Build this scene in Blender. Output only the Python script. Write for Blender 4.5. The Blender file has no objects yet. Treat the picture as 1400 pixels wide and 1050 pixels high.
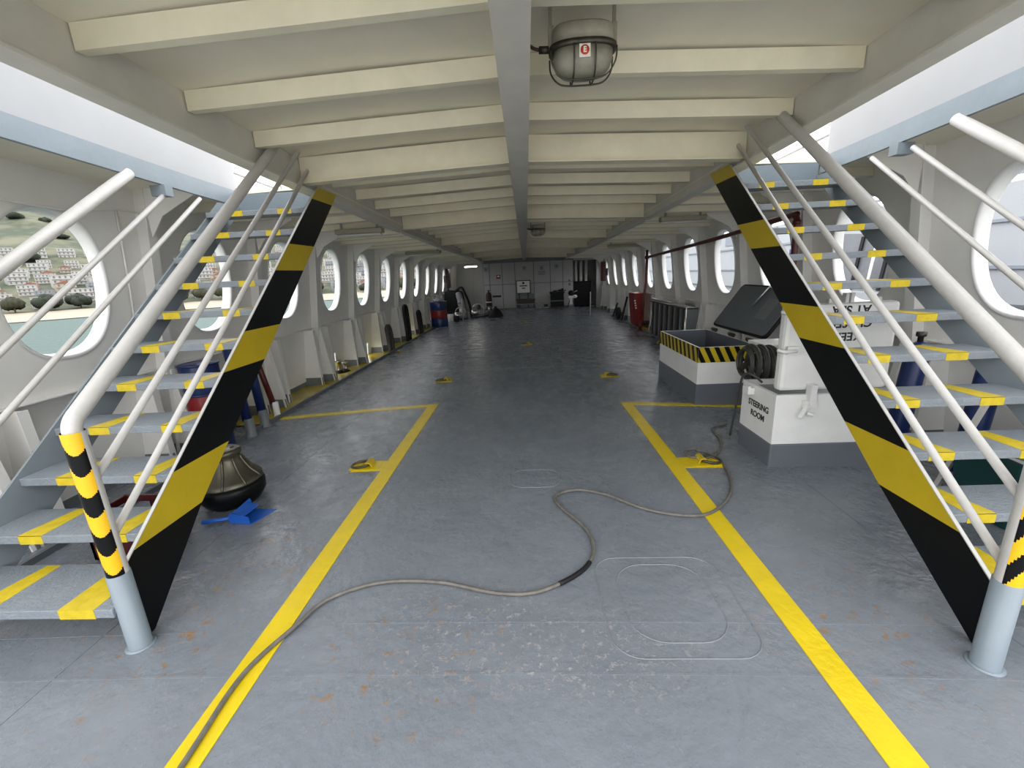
import bpy, bmesh, math, random
from mathutils import Vector, Matrix
random.seed(7)
PI = math.pi
scene = bpy.context.scene
col = scene.collection

# ------------------------------------------------------------------ camera
CAM = Vector((0.02, 0.0, 1.6))
FPX = 585.0                                  # focal length in pixels of a 1400 px wide frame
cam_data = bpy.data.cameras.new('camera')
cam_data.sensor_fit = 'HORIZONTAL'
cam_data.sensor_width = 36.0
cam_data.lens = 36.0 * FPX / 1400.0
cam_data.clip_start = 0.02
cam_data.clip_end = 3000
cam = bpy.data.objects.new('camera', cam_data)
col.objects.link(cam)
_d = Vector(((718 - 700) / FPX, -(372 - 525) / FPX, -1.0)).normalized()   # the keel line in camera axes
_u = Vector((-math.sin(math.radians(2.1)), math.cos(math.radians(2.1)), 0))
_u = (_u - _d * _u.dot(_d)).normalized()
_r = _d.cross(_u)
cam.matrix_world = Matrix.Translation(CAM) @ Matrix((_r, _d, _u)).to_4x4()
scene.camera = cam

# ------------------------------------------------------------------ light: overcast sky, open stern behind the camera
world = bpy.data.worlds.new('overcast_sky')
scene.world = world
world.use_nodes = True
wn = world.node_tree
bg = wn.nodes['Background']
tc = wn.nodes.new('ShaderNodeTexCoord')
nz = wn.nodes.new('ShaderNodeTexNoise')
nz.inputs['Scale'].default_value = 2.2
nz.inputs['Detail'].default_value = 4
rp = wn.nodes.new('ShaderNodeValToRGB')
rp.color_ramp.elements[0].position = 0.3
rp.color_ramp.elements[0].color = (0.93, 0.955, 1.0, 1)
rp.color_ramp.elements[1].position = 0.75
rp.color_ramp.elements[1].color = (1.0, 0.995, 0.985, 1)
wn.links.new(tc.outputs['Generated'], nz.inputs['Vector'])
wn.links.new(nz.outputs['Fac'], rp.inputs['Fac'])
wn.links.new(rp.outputs['Color'], bg.inputs['Color'])
bg.inputs['Strength'].default_value = 1.0
scene.view_settings.view_transform = 'Standard'
scene.view_settings.look = 'None'
scene.view_settings.gamma = 1.0
scene.view_settings.use_curve_mapping = False
scene.view_settings.exposure = 2.0
scene.cycles.max_bounces = 10
scene.cycles.diffuse_bounces = 7
scene.cycles.glossy_bounces = 4
scene.cycles.caustics_reflective = False
scene.cycles.caustics_refractive = False

# ------------------------------------------------------------------ materials
def mat(name, c, rough=0.5, metal=0.0, var=0.0, vscale=6.0, bump=0.0, bscale=25.0, c2=None, emit=None, spec=None, tint=(0.5, 0.55)):
    m = bpy.data.materials.new(name)
    m.use_nodes = True
    nt = m.node_tree
    b = nt.nodes['Principled BSDF']
    b.inputs['Roughness'].default_value = rough
    b.inputs['Metallic'].default_value = metal
    b.inputs['Base Color'].default_value = (*c, 1)
    if spec is not None:
        b.inputs['Specular IOR Level'].default_value = spec
    if emit:
        b.inputs['Emission Color'].default_value = (*c, 1)
        b.inputs['Emission Strength'].default_value = emit
    if var or c2 or bump:
        co = nt.nodes.new('ShaderNodeTexCoord')
        n = nt.nodes.new('ShaderNodeTexNoise')
        n.inputs['Scale'].default_value = vscale
        n.inputs['Detail'].default_value = 6
        n.inputs['Roughness'].default_value = 0.62
        nt.links.new(co.outputs['Object'], n.inputs['Vector'])
        if var or c2:
            r = nt.nodes.new('ShaderNodeValToRGB')
            r.color_ramp.elements[0].position = 0.32 if not c2 else tint[0]
            r.color_ramp.elements[1].position = 0.68 if not c2 else tint[1]
            lo = [max(0, x * (1 - var)) for x in c]
            r.color_ramp.elements[0].color = (*(lo if not c2 else c), 1)
            r.color_ramp.elements[1].color = (*(c if not c2 else c2), 1)
            nt.links.new(n.outputs['Fac'], r.inputs['Fac'])
            nt.links.new(r.outputs['Color'], b.inputs['Base Color'])
        if bump:
            n2 = nt.nodes.new('ShaderNodeTexNoise')
            n2.inputs['Scale'].default_value = bscale
            n2.inputs['Detail'].default_value = 4
            nt.links.new(co.outputs['Object'], n2.inputs['Vector'])
            bp = nt.nodes.new('ShaderNodeBump')
            bp.inputs['Strength'].default_value = bump
            bp.inputs['Distance'].default_value = 0.02
            nt.links.new(n2.outputs['Fac'], bp.inputs['Height'])
            nt.links.new(bp.outputs['Normal'], b.inputs['Normal'])
    return m

M = {}
M['hull'] = mat('white_hull_paint', (0.80, 0.785, 0.75), 0.45, var=0.10, vscale=2.5, bump=0.12, bscale=6)
M['ceil'] = mat('cream_deckhead_paint', (0.80, 0.76, 0.64), 0.5, var=0.08, vscale=3, bump=0.15, bscale=8)
M['ceilbeam'] = mat('cream_beam_paint', (0.87, 0.82, 0.65), 0.5, var=0.10, vscale=5, bump=0.1, bscale=12)
M['girder'] = mat('girder_paint', (0.64, 0.625, 0.57), 0.45, var=0.12, vscale=4)
M['white'] = mat('white_gloss_paint', (0.72, 0.72, 0.70), 0.4, var=0.08, vscale=6, bump=0.05, bscale=20)
M['rail'] = mat('rail_white_paint', (0.50, 0.487, 0.465), 0.38, var=0.10, vscale=14, bump=0.1, bscale=40)
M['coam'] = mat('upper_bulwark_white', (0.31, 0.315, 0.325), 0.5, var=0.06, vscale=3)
M['blue'] = mat('bluegrey_paint', (0.19, 0.23, 0.262), 0.42, var=0.10, vscale=5, bump=0.08, bscale=20)
M['tread'] = mat('tread_bluegrey_paint', (0.205, 0.232, 0.258), 0.5, var=0.16, vscale=9, bump=0.35, bscale=70)
M['strin'] = mat('stringer_grey_paint', (0.20, 0.235, 0.26), 0.4, var=0.12, vscale=4)
M['black'] = mat('black_paint', (0.0035, 0.004, 0.0045), 0.35, bump=0.06, bscale=8, spec=0.16)
M['yel'] = mat('yellow_paint', (0.47, 0.345, 0.008), 0.4, var=0.10, vscale=5, bump=0.05, bscale=20)
M['ytape'] = mat('yellow_tread_tape', (0.58, 0.435, 0.012), 0.5, var=0.25, vscale=22)
M['yfloor'] = mat('yellow_deck_paint', (0.66, 0.49, 0.005), 0.30, var=0.10, vscale=6, bump=0.18, bscale=22)
M['strip'] = mat('yellow_waterway_paint', (0.60, 0.46, 0.02), 0.22, var=0.30, vscale=3, bump=0.2, bscale=10)
M['orange'] = mat('amber_tape', (0.72, 0.42, 0.008), 0.35)
M['grey'] = mat('dark_grey_paint', (0.115, 0.128, 0.145), 0.42, var=0.12, vscale=5, bump=0.08, bscale=14)
M['skirt'] = mat('grey_skirting_paint', (0.16, 0.175, 0.18), 0.45, var=0.15)
M['dark'] = mat('near_black_rubber', (0.007, 0.007, 0.0075), 0.6, spec=0.3)
M['cable'] = mat('weathered_cable', (0.15, 0.14, 0.12), 0.5, var=0.4, vscale=25)
M['hose'] = mat('dark_hose_rubber', (0.045, 0.045, 0.04), 0.5, var=0.3, vscale=20)
M['bronze'] = mat('worn_bronze', (0.13, 0.12, 0.085), 0.38, metal=0.7, var=0.35, vscale=7)
M['steel'] = mat('brushed_steel', (0.62, 0.62, 0.60), 0.28, metal=1.0)
M['dsteel'] = mat('dark_worn_steel', (0.09, 0.08, 0.065), 0.45, metal=0.7, var=0.4, vscale=20)
M['bluepl'] = mat('blue_plastic', (0.010, 0.085, 0.40), 0.4)
M['blued'] = mat('dark_blue_paint', (0.006, 0.020, 0.095), 0.35, var=0.15)
M['red'] = mat('red_paint', (0.22, 0.008, 0.010), 0.4, var=0.15)
M['dred'] = mat('dark_red_paint', (0.085, 0.007, 0.009), 0.4, var=0.2)
M['brown'] = mat('rust_brown', (0.055, 0.028, 0.02), 0.6, var=0.3)
M['teal'] = mat('teal_plastic', (0.003, 0.045, 0.045), 0.4)
M['lampglass'] = mat('dusty_lamp_glass', (0.30, 0.29, 0.23), 0.4, var=0.3, vscale=12)
M['lampbody'] = mat('lamp_casting', (0.34, 0.32, 0.25), 0.5, var=0.25, vscale=14)
M['lredlab'] = mat('red_label', (0.60, 0.05, 0.02), 0.5)
M['whitelab'] = mat('white_label', (0.80, 0.78, 0.72), 0.5)
M['ink'] = mat('black_stencil_ink', (0.015, 0.015, 0.018), 0.6)
M['inkgrey'] = mat('faded_ink', (0.13, 0.13, 0.14), 0.6)
M['plate'] = mat('bulkhead_panel_white', (0.40, 0.40, 0.385), 0.5, var=0.10, vscale=2)
M['cloth'] = mat('grey_cloth', (0.30, 0.30, 0.31), 0.9, var=0.3, vscale=9, bump=0.4, bscale=10)
M['tube'] = mat('lit_fluorescent', (1.0, 0.97, 0.9), 0.5, emit=6.0)
M['tubeoff'] = mat('unlit_diffuser', (0.62, 0.62, 0.58), 0.35)
M['rubber'] = mat('charcoal_tarpaulin', (0.008, 0.0085, 0.009), 0.65, spec=0.25, bump=0.5, bscale=5)
M['sand'] = mat('beach_sand', (0.29, 0.245, 0.185), 0.9, var=0.12, vscale=0.2)
M['hill'] = mat('scrub_hillside', (0.030, 0.042, 0.020), 0.95, vscale=0.05, c2=(0.10, 0.098, 0.058), tint=(0.42, 0.60))
M['tree'] = mat('dark_foliage', (0.014, 0.022, 0.010), 0.9, var=0.6, vscale=0.9, bump=1.0, bscale=2)
M['palm'] = mat('olive_foliage', (0.032, 0.035, 0.013), 0.9, var=0.6, vscale=1.2, bump=1.0, bscale=2)
M['trunk'] = mat('tree_bark', (0.09, 0.07, 0.05), 0.9)
M['hwhite'] = mat('house_white', (0.34, 0.33, 0.31), 0.8)
M['hcream'] = mat('house_cream', (0.29, 0.25, 0.20), 0.8)
M['hpink'] = mat('house_pink', (0.26, 0.19, 0.155), 0.8)
M['hgrey'] = mat('house_grey', (0.20, 0.21, 0.22), 0.8)
M['hteal'] = mat('netting_teal', (0.04, 0.17, 0.15), 0.8)
M['roof'] = mat('terracotta_roof', (0.19, 0.085, 0.055), 0.85)
M['win'] = mat('house_window_dark', (0.10, 0.10, 0.105), 0.4)
M['ship'] = mat('moored_ship_white', (0.36, 0.375, 0.40), 0.45, var=0.06, vscale=0.6)
M['shipl'] = mat('moored_ship_line', (0.22, 0.24, 0.28), 0.5)
M['shiptx'] = mat('moored_ship_letters', (0.03, 0.05, 0.13), 0.5)
M['ramp'] = mat('moored_ramp_grey', (0.13, 0.14, 0.155), 0.6, var=0.2, vscale=2)
M['buoy'] = mat('red_buoy', (0.65, 0.05, 0.03), 0.4)

# deck plating: glossy blue-grey paint, trowelled relief, rust specks and worn pale scuffs
def deck_material():
    m = bpy.data.materials.new('deck_paint')
    m.use_nodes = True
    nt = m.node_tree
    L = nt.links.new
    N = nt.nodes.new
    b = nt.nodes['Principled BSDF']
    co = N('ShaderNodeTexCoord')
    def noise(scale, detail=5, rough=0.6, vec=None):
        n = N('ShaderNodeTexNoise')
        n.inputs['Scale'].default_value = scale
        n.inputs['Detail'].default_value = detail
        n.inputs['Roughness'].default_value = rough
        L(vec or co.outputs['Object'], n.inputs['Vector'])
        return n.outputs['Fac']
    def ramp(fac, p0, p1, c0, c1):
        r = N('ShaderNodeValToRGB')
        r.color_ramp.elements[0].position = p0
        r.color_ramp.elements[1].position = p1
        r.color_ramp.elements[0].color = (*c0, 1)
        r.color_ramp.elements[1].color = (*c1, 1)
        L(fac, r.inputs['Fac'])
        return r.outputs['Color']
    def blob(x, y, rx, ry):                  # soft patch of wear round one spot of the deck
        mp = N('ShaderNodeMapping')
        mp.inputs['Location'].default_value = (-x / rx, -y / ry, 0)
        mp.inputs['Scale'].default_value = (1 / rx, 1 / ry, 0)
        L(co.outputs['Object'], mp.inputs['Vector'])
        g = N('ShaderNodeTexGradient')
        g.gradient_type = 'SPHERICAL'
        L(mp.outputs['Vector'], g.inputs['Vector'])
        return g.outputs['Fac']
    def math_(op, a, c):
        n = N('ShaderNodeMath')
        n.operation = op
        for i, v in enumerate((a, c)):
            if isinstance(v, (int, float)):
                n.inputs[i].default_value = v
            else:
                L(v, n.inputs[i])
        return n.outputs[0]
    def mix(fac, a, c):
        n = N('ShaderNodeMix')
        n.data_type = 'RGBA'
        L(fac, n.inputs['Factor'])
        L(a, n.inputs['A'])
        if isinstance(c, tuple):
            n.inputs['B'].default_value = (*c, 1)
        else:
            L(c, n.inputs['B'])
        return n.outputs['Result']
    base = ramp(noise(1.3, 6), 0.3, 0.7, (0.146, 0.164, 0.188), (0.184, 0.203, 0.229))
    # pale worn scuffs
    wear = math_('ADD', blob(-0.35, 1.62, 0.65, 0.42), math_('MULTIPLY', blob(0.25, 1.5, 0.6, 0.32), 0.9))
    scuff = math_('MULTIPLY', ramp(noise(30, 7, 0.75), 0.53, 0.66, (0, 0, 0), (1, 1, 1)), math_('MINIMUM', math_('MULTIPLY', wear, 1.1), 0.7))
    base = mix(scuff, base, (0.46, 0.45, 0.44))
    # rust specks: dense by the worn patch, sparse elsewhere
    rp_ = math_('ADD', math_('ADD', blob(-0.55, 1.5, 0.55, 0.45), math_('MULTIPLY', blob(-1.75, 1.9, 0.7, 1.0), 0.6)), math_('MULTIPLY', blob(1.5, 1.7, 0.6, 0.6), 0.5))
    rust = math_('MULTIPLY', ramp(noise(15, 6, 0.74), 0.575, 0.65, (0, 0, 0), (1, 1, 1)), math_('MINIMUM', math_('MULTIPLY', rp_, 2.2), 0.85))
    base = mix(rust, base, (0.24, 0.13, 0.045))
    L(base, b.inputs['Base Color'])
    rr = ramp(noise(5, 5), 0.3, 0.7, (0.17,) * 3, (0.36,) * 3)
    L(rr, b.inputs['Roughness'])
    h = math_('ADD', math_('ADD', math_('MULTIPLY', noise(3.2, 3), 1.6), math_('MULTIPLY', noise(11, 4, 0.6), 0.9)), math_('ADD', math_('MULTIPLY', noise(26, 5, 0.65), 0.32), math_('MULTIPLY', scuff, 0.6)))
    bp = N('ShaderNodeBump')
    bp.inputs['Strength'].default_value = 0.6
    bp.inputs['Distance'].default_value = 0.012
    L(h, bp.inputs['Height'])
    L(bp.outputs['Normal'], b.inputs['Normal'])
    return m
M['deck'] = deck_material()

def sea_material():
    m = mat('harbour_water', (0.062, 0.094, 0.086), 0.5, spec=0.03)
    nt = m.node_tree
    b = nt.nodes['Principled BSDF']
    co = nt.nodes.new('ShaderNodeTexCoord')
    n = nt.nodes.new('ShaderNodeTexNoise')
    n.inputs['Scale'].default_value = 0.9
    n.inputs['Detail'].default_value = 4
    nt.links.new(co.outputs['Object'], n.inputs['Vector'])
    bp = nt.nodes.new('ShaderNodeBump')
    bp.inputs['Strength'].default_value = 0.9
    bp.inputs['Distance'].default_value = 0.5
    nt.links.new(n.outputs['Fac'], bp.inputs['Height'])
    nt.links.new(bp.outputs['Normal'], b.inputs['Normal'])
    return m
M['sea'] = sea_material()

# ------------------------------------------------------------------ mesh helpers
class MB:
    """Collects shapes (world coordinates) and links them as ONE mesh object."""
    def __init__(self):
        self.v = []; self.f = []; self.m = []; self.mats = []; self.smooth = []
    def mi(self, m):
        if m not in self.mats:
            self.mats.append(m)
        return self.mats.index(m)
    def raw(self, vs, fs, m, smooth=False):
        o = len(self.v); k = self.mi(m)
        self.v += [tuple(v) for v in vs]
        for f in fs:
            self.f.append([i + o for i in f]); self.m.append(k); self.smooth.append(smooth)
        return self
    def hexa(self, p, m):                    # eight corners: bottom ring, top ring
        return self.raw(p, [(0, 3, 2, 1), (4, 5, 6, 7), (0, 1, 5, 4), (1, 2, 6, 5), (2, 3, 7, 6), (3, 0, 4, 7)], m)
    def box(self, a, b, m):
        x0, x1 = sorted((a[0], b[0])); y0, y1 = sorted((a[1], b[1])); z0, z1 = sorted((a[2], b[2]))
        return self.hexa([(x0, y0, z0), (x1, y0, z0), (x1, y1, z0), (x0, y1, z0), (x0, y0, z1), (x1, y0, z1), (x1, y1, z1), (x0, y1, z1)], m)
    def prism(self, poly, d, m):             # planar polygon (3D points) swept by vector d
        n = len(poly); d = Vector(d)
        vs = [Vector(p) for p in poly] + [Vector(p) + d for p in poly]
        fs = [tuple(range(n))[::-1], tuple(range(n, 2 * n))] + [(i, (i + 1) % n, n + (i + 1) % n, n + i) for i in range(n)]
        return self.raw(vs, fs, m)
    def bar(self, p, q, w, h, m, up=(0, 0, 1)):   # rectangular bar from p to q
        p = Vector(p); q = Vector(q); t = (q - p).normalized(); u = Vector(up)
        s = t.cross(u).normalized() * (w / 2); u = s.cross(t).normalized() * (h / 2)
        return self.hexa([p - s - u, p + s - u, q + s - u, q - s - u, p - s + u, p + s + u, q + s + u, q - s + u], m)
    def tube(self, pts, r, m, n=10, closed=False, caps=True):
        pts = [Vector(p) for p in pts]; N = len(pts); vs = []; fs = []
        t0 = (pts[1] - pts[0]).normalized()
        ref = Vector((0, 0, 1)) if abs(t0.z) < 0.9 else Vector((1, 0, 0))
        side = t0.cross(ref).normalized()
        for i, p in enumerate(pts):
            if closed:
                t = (pts[(i + 1) % N] - pts[i - 1]).normalized()
            else:
                t = (pts[min(i + 1, N - 1)] - pts[max(i - 1, 0)]).normalized()
            side = (side - t * side.dot(t)).normalized(); up = t.cross(side)
            rr = r[i] if isinstance(r, (list, tuple)) else r
            for k in range(n):
                a = 2 * PI * k / n
                vs.append(p + side * (math.cos(a) * rr) + up * (math.sin(a) * rr))
        last = N if closed else N - 1
        for i in range(last):
            j = (i + 1) % N
            for k in range(n):
                fs.append((i * n + k, i * n + (k + 1) % n, j * n + (k + 1) % n, j * n + k))
        self.raw(vs, fs, m, True)
        if caps and not closed:
            o = len(self.v) - N * n; k = self.mi(m)
            self.f.append([o + i for i in range(n)][::-1]); self.m.append(k); self.smooth.append(False)
            self.f.append([o + (N - 1) * n + i for i in range(n)]); self.m.append(k); self.smooth.append(False)
        return self
    def lathe(self, c, prof, m, n=28, smooth=True, axis='z'):
        c = Vector(c); vs = []; fs = []
        for (r, z) in prof:
            for k in range(n):
                a = 2 * PI * k / n
                p = Vector((r * math.cos(a), r * math.sin(a), z))
                if axis == 'x':
                    p = Vector((p.z, p.x, p.y))
                elif axis == 'y':
                    p = Vector((p.x, p.z, p.y))
                vs.append(c + p)
        for i in range(len(prof) - 1):
            for k in range(n):
                fs.append((i * n + k, i * n + (k + 1) % n, (i + 1) * n + (k + 1) % n, (i + 1) * n + k))
        fs.append(tuple(range(n))[::-1]); fs.append(tuple((len(prof) - 1) * n + k for k in range(n)))
        return self.raw(vs, fs, m, smooth)
    def ball(self, c, r, m, seg=12, ring=8, jit=0.0):
        c = Vector(c); rx, ry, rz = r if isinstance(r, (tuple, list)) else (r, r, r); vs = []; fs = []
        for i in range(ring + 1):
            th = PI * i / ring
            for k in range(seg):
                a = 2 * PI * k / seg; j = 1 + random.uniform(-jit, jit)
                vs.append(c + Vector((rx * math.sin(th) * math.cos(a) * j, ry * math.sin(th) * math.sin(a) * j, rz * math.cos(th) * j)))
        for i in range(ring):
            for k in range(seg):
                fs.append((i * seg + k, (i + 1) * seg + k, (i + 1) * seg + (k + 1) % seg, i * seg + (k + 1) % seg))
        return self.raw(vs, fs, m, True)
    def build(self, name, parent=None, bevel=0.0, label=None, cat=None, group=None, kind=None):
        me = bpy.data.meshes.new(name)
        off = Vector((0, 0, 0))
        if parent is not None:
            q = parent
            while q is not None:
                off += q.location; q = q.parent
        else:
            xs = [v[0] for v in self.v]; ys = [v[1] for v in self.v]; zs = [v[2] for v in self.v]
            if kind != 'structure':
                off = Vector(((min(xs) + max(xs)) / 2, (min(ys) + max(ys)) / 2, min(zs)))
        me.from_pydata([tuple(Vector(v) - off) for v in self.v], [], self.f)
        for m in self.mats:
            me.materials.append(m)
        me.polygons.foreach_set('material_index', self.m)
        me.polygons.foreach_set('use_smooth', self.smooth)
        me.update()
        bm = bmesh.new(); bm.from_mesh(me); bmesh.ops.recalc_face_normals(bm, faces=bm.faces); bm.to_mesh(me); bm.free()
        o = bpy.data.objects.new(name, me)
        col.objects.link(o)
        if parent is not None:
            o.parent = parent
        else:
            o.location = off
        if bevel:
            bv = o.modifiers.new('bevel', 'BEVEL'); bv.width = bevel; bv.segments = 2; bv.limit_method = 'ANGLE'
        tag(o, label, cat, group, kind)
        return o

def tag(o, label=None, cat=None, group=None, kind=None):
    if label: o['label'] = label
    if cat: o['category'] = cat
    if group: o['group'] = group
    if kind: o['kind'] = kind
    return o
def empty(name, loc, label, cat, group=None):
    o = bpy.data.objects.new(name, None)
    o.empty_display_size = 0.1
    col.objects.link(o); o.location = loc
    return tag(o, label, cat, group)
def shared(name, mesh_obj, parent, loc):     # another instance of a part, sharing its mesh
    o = mesh_obj.copy(); col.objects.link(o); o.name = name; o.parent = parent
    off = Vector((0, 0, 0)); q = parent
    while q is not None:
        off += q.location; q = q.parent
    o.location = Vector(loc)
    return o
def spline(pts, per=8, closed=False):        # Catmull-Rom
    P = [Vector(p) for p in pts]; n = len(P); out = []
    rng = n if closed else n - 1
    for i in range(rng):
        a = P[(i - 1) % n] if closed or i > 0 else P[0]
        b = P[i]; c = P[(i + 1) % n]
        d = P[(i + 2) % n] if closed or i + 2 < n else P[-1]
        for k in range(per):
            t = k / per
            out.append(0.5 * ((2 * b) + (c - a) * t + (2 * a - 5 * b + 4 * c - d) * t * t + (3 * b - a - 3 * c + d) * t ** 3))
    if not closed:
        out.append(P[-1])
    return out
def lettering(name, body, size, m, mw, parent, extrude=0.0008, bold=0.0, align='CENTER'):
    cu = bpy.data.curves.new(name, 'FONT')
    cu.body = body; cu.size = size; cu.extrude = extrude; cu.offset = bold
    cu.align_x = align; cu.align_y = 'CENTER'
    cu.space_line = 1.15
    t = bpy.data.objects.new(name, cu); col.objects.link(t)
    dg = bpy.context.evaluated_depsgraph_get()
    me = bpy.data.meshes.new_from_object(t.evaluated_get(dg))
    col.objects.unlink(t); bpy.data.objects.remove(t)
    off = Vector((0, 0, 0)); q = parent
    while q is not None:
        off += q.location; q = q.parent
    me.transform(Matrix.Translation(-off) @ mw)
    me.materials.clear(); me.materials.append(m)
    o = bpy.data.objects.new(name, me); col.objects.link(o); o.parent = parent
    return o
def frame_mat(origin, xdir, ydir):
    x = Vector(xdir).normalized(); y = Vector(ydir).normalized(); z = x.cross(y)
    return Matrix.Translation(Vector(origin)) @ Matrix((x, y, z)).transposed().to_4x4()
def interp(tab, x):
    if x <= tab[0][0]:
        (a, b), (c, d) = tab[0], tab[1]
    elif x >= tab[-1][0]:
        (a, b), (c, d) = tab[-2], tab[-1]
    else:
        for (a, b), (c, d) in zip(tab, tab[1:]):
            if a <= x <= c:
                break
    return b + (d - b) * (x - a) / (c - a)

# the ship's lines: cambered, sheered deck and deckhead, hull sides with tumblehome
def fl(x, y): return -0.008 * x * x - 0.006 * max(0.0, y - 4)
CZ = [(-1.5, 2.62), (0.5, 2.555), (1.8, 2.50), (3.8, 2.41), (6.35, 2.33), (10, 2.26), (14, 2.20), (21, 2.12)]
def cz(y): return interp(CZ, y)                              # underside of the side girders
def cc(x): return 0.020 * (3.6 - min(x * x, 3.9 + .25 * (x * x - 3.9) if x * x > 3.9 else x * x))                      # deckhead camber
def wx(z): return 3.6 + 0.12 * (1.6 - z)
def pz(y): return 1.67 - 0.0135 * max(0, y - 4)              # porthole centre height
YB = 21.0                                                    # far bulkhead
Y0 = -1.8                                                    # stern edge, behind the camera
BAY = [1.6 * k + 2.47 for k in range(-1, 14)]                # frame stations
PORT = [1.6 * k + 3.27 for k in range(0, 11)] + [20.3]

# ------------------------------------------------------------------ deck (floor)
mb = MB()
xs = [-4.1 + 0.2 * i for i in range(42)]; ys = [Y0 + 0.3 * i for i in range(int((24.4 - Y0) / 0.3) + 1)]
vs = [(x, y, fl(x, y)) for y in ys for x in xs]
fs = [(j * len(xs) + i, j * len(xs) + i + 1, (j + 1) * len(xs) + i + 1, (j + 1) * len(xs) + i) for j in range(len(ys) - 1) for i in range(len(xs) - 1)]
mb.raw(vs, fs, M['deck'], True)
floor = mb.build('floor', kind='structure')
sol = floor.modifiers.new('plate', 'SOLIDIFY'); sol.thickness = 0.012; sol.offset = -1

def deck_strip(name, path, w, m, h=0.0042, z=0.0):            # flat painted strip that follows the deck
    mb = MB(); P = []
    for (a, b) in zip(path, path[1:]):
        a = Vector((*a, 0)); b = Vector((*b, 0)); n = max(1, int((b - a).length / 0.25))
        P += [a + (b - a) * (k / n) for k in range(n)]
    P.append(Vector((*path[-1], 0)))
    vs = []; fs = []
    for i, p in enumerate(P):
        t = (P[min(i + 1, len(P) - 1)] - P[max(i - 1, 0)]).normalized(); s = Vector((t.y, -t.x, 0)) * (w / 2)
        for q in (p - s, p + s):
            vs.append((q.x, q.y, fl(q.x, q.y) + z)); vs.append((q.x, q.y, fl(q.x, q.y) + z + h))
    for i in range(len(P) - 1):
        a = i * 4; c = a + 4
        fs += [(a + 1, a + 3, c + 3, c + 1), (a, a + 1, c + 1, c), (a + 3, a + 2, c + 2, c + 3)]
    mb.raw(vs, fs, m)
    return mb.build(name, floor)
deck_strip('yellow_line', [(-1.235, Y0 + 0.2), (-1.235, 5.32)], 0.125, M['yfloor'])
deck_strip('yellow_line', [(1.205, Y0 + 0.2), (1.205, 5.12)], 0.125, M['yfloor'])
deck_strip('yellow_line', [(-1.18, 5.27), (-3.2, 5.15)], 0.10, M['yfloor'], 0.0046)
deck_strip('yellow_line', [(1.15, 5.07), (2.55, 4.93)], 0.10, M['yfloor'], 0.0046)
for (x0, x1, y) in ((-1.57, -1.29, 3.47), (1.26, 1.58, 3.36)):
    deck_strip('yellow_pad', [(x0, y), (x1, y)], 0.19, M['yfloor'], 0.005)
# plate seams (weld beads) and rounded flush-hatch outlines
for path in ([(-2.12, Y0), (-2.12, 20.5)], [(2.08, Y0), (2.08, 20.5)], [(-1.3, 5.4), (-1.3, 20)], [(-3.3, 1.44), (3.3, 1.37)],
             [(-3.2, 1.68), (-1.6, 1.66)], [(-0.9, 1.69), (3.2, 1.63)], [(-3.0, 7.4), (3.0, 7.3)], [(-3.0, 10.6), (3.0, 10.6)], [(-3, 14), (3, 14)], [(-3, 17.2), (3, 17.2)]):
    deck_strip('weld_seam', path, 0.012, M['deck'], 0.0022)
def rr_outline(x0, x1, y0, y1, r, w=0.008):
    pts = []
    for (cx, cy, a0) in ((x1 - r, y1 - r, 0), (x0 + r, y1 - r, 90), (x0 + r, y0 + r, 180), (x1 - r, y0 + r, 270)):
        for k in range(7):
            a = math.radians(a0 + 15 * k); pts.append((cx + r * math.cos(a), cy + r * math.sin(a)))
    mb = MB(); mb.tube([(x, y, fl(x, y) - .001) for x, y in pts], w / 2, M['deck'], 6, closed=True)
    return mb.build('hatch_outline', floor)
rr_outline(0.34, 1.0, 1.47, 2.13, 0.13)
rr_outline(0.44, 0.9, 1.55, 2.07, 0.16)
rr_outline(-0.72, 0.66, 4.9, 8.2, 0.22)
rr_outline(-0.16, 0.24, 2.98, 3.28, 0.12)

# waterways: steel edge bar and yellow strip against the hull
for s in (-1, 1):
    ya, yb = (4.95, 16.0) if s < 0 else (8.6, 14.2)
    mb = MB(); P = []
    n = 40
    for i in range(n + 1):
        y = ya + (yb - ya) * i / n
        for x in (3.27, 3.86):
            P.append((s * x, y, fl(s * x, y) + 0.012))
    mb.raw(P, [(2 * i, 2 * i + 1, 2 * i + 3, 2 * i + 2) for i in range(n)], M['strip'])
    mb.build('yellow_waterway', floor)
    mb = MB()
    ya = 2.2 if s < 0 else 8.6
    for i in range(40):
        y = ya + (16.5 - ya) * i / 40; y2 = ya + (16.5 - ya) * (i + 1) / 40; x = 3.22
        mb.hexa([(s * x, y, fl(x, y)), (s * (x + .03), y, fl(x, y)), (s * (x + .03), y2, fl(x, y2)), (s * x, y2, fl(x, y2)),
                 (s * x, y, fl(x, y) + .045), (s * (x + .03), y, fl(x, y) + .045), (s * (x + .03), y2, fl(x, y2) + .045), (s * x, y2, fl(x, y2) + .045)], M['grey'])
    mb.build('edge_bar', floor)

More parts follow.
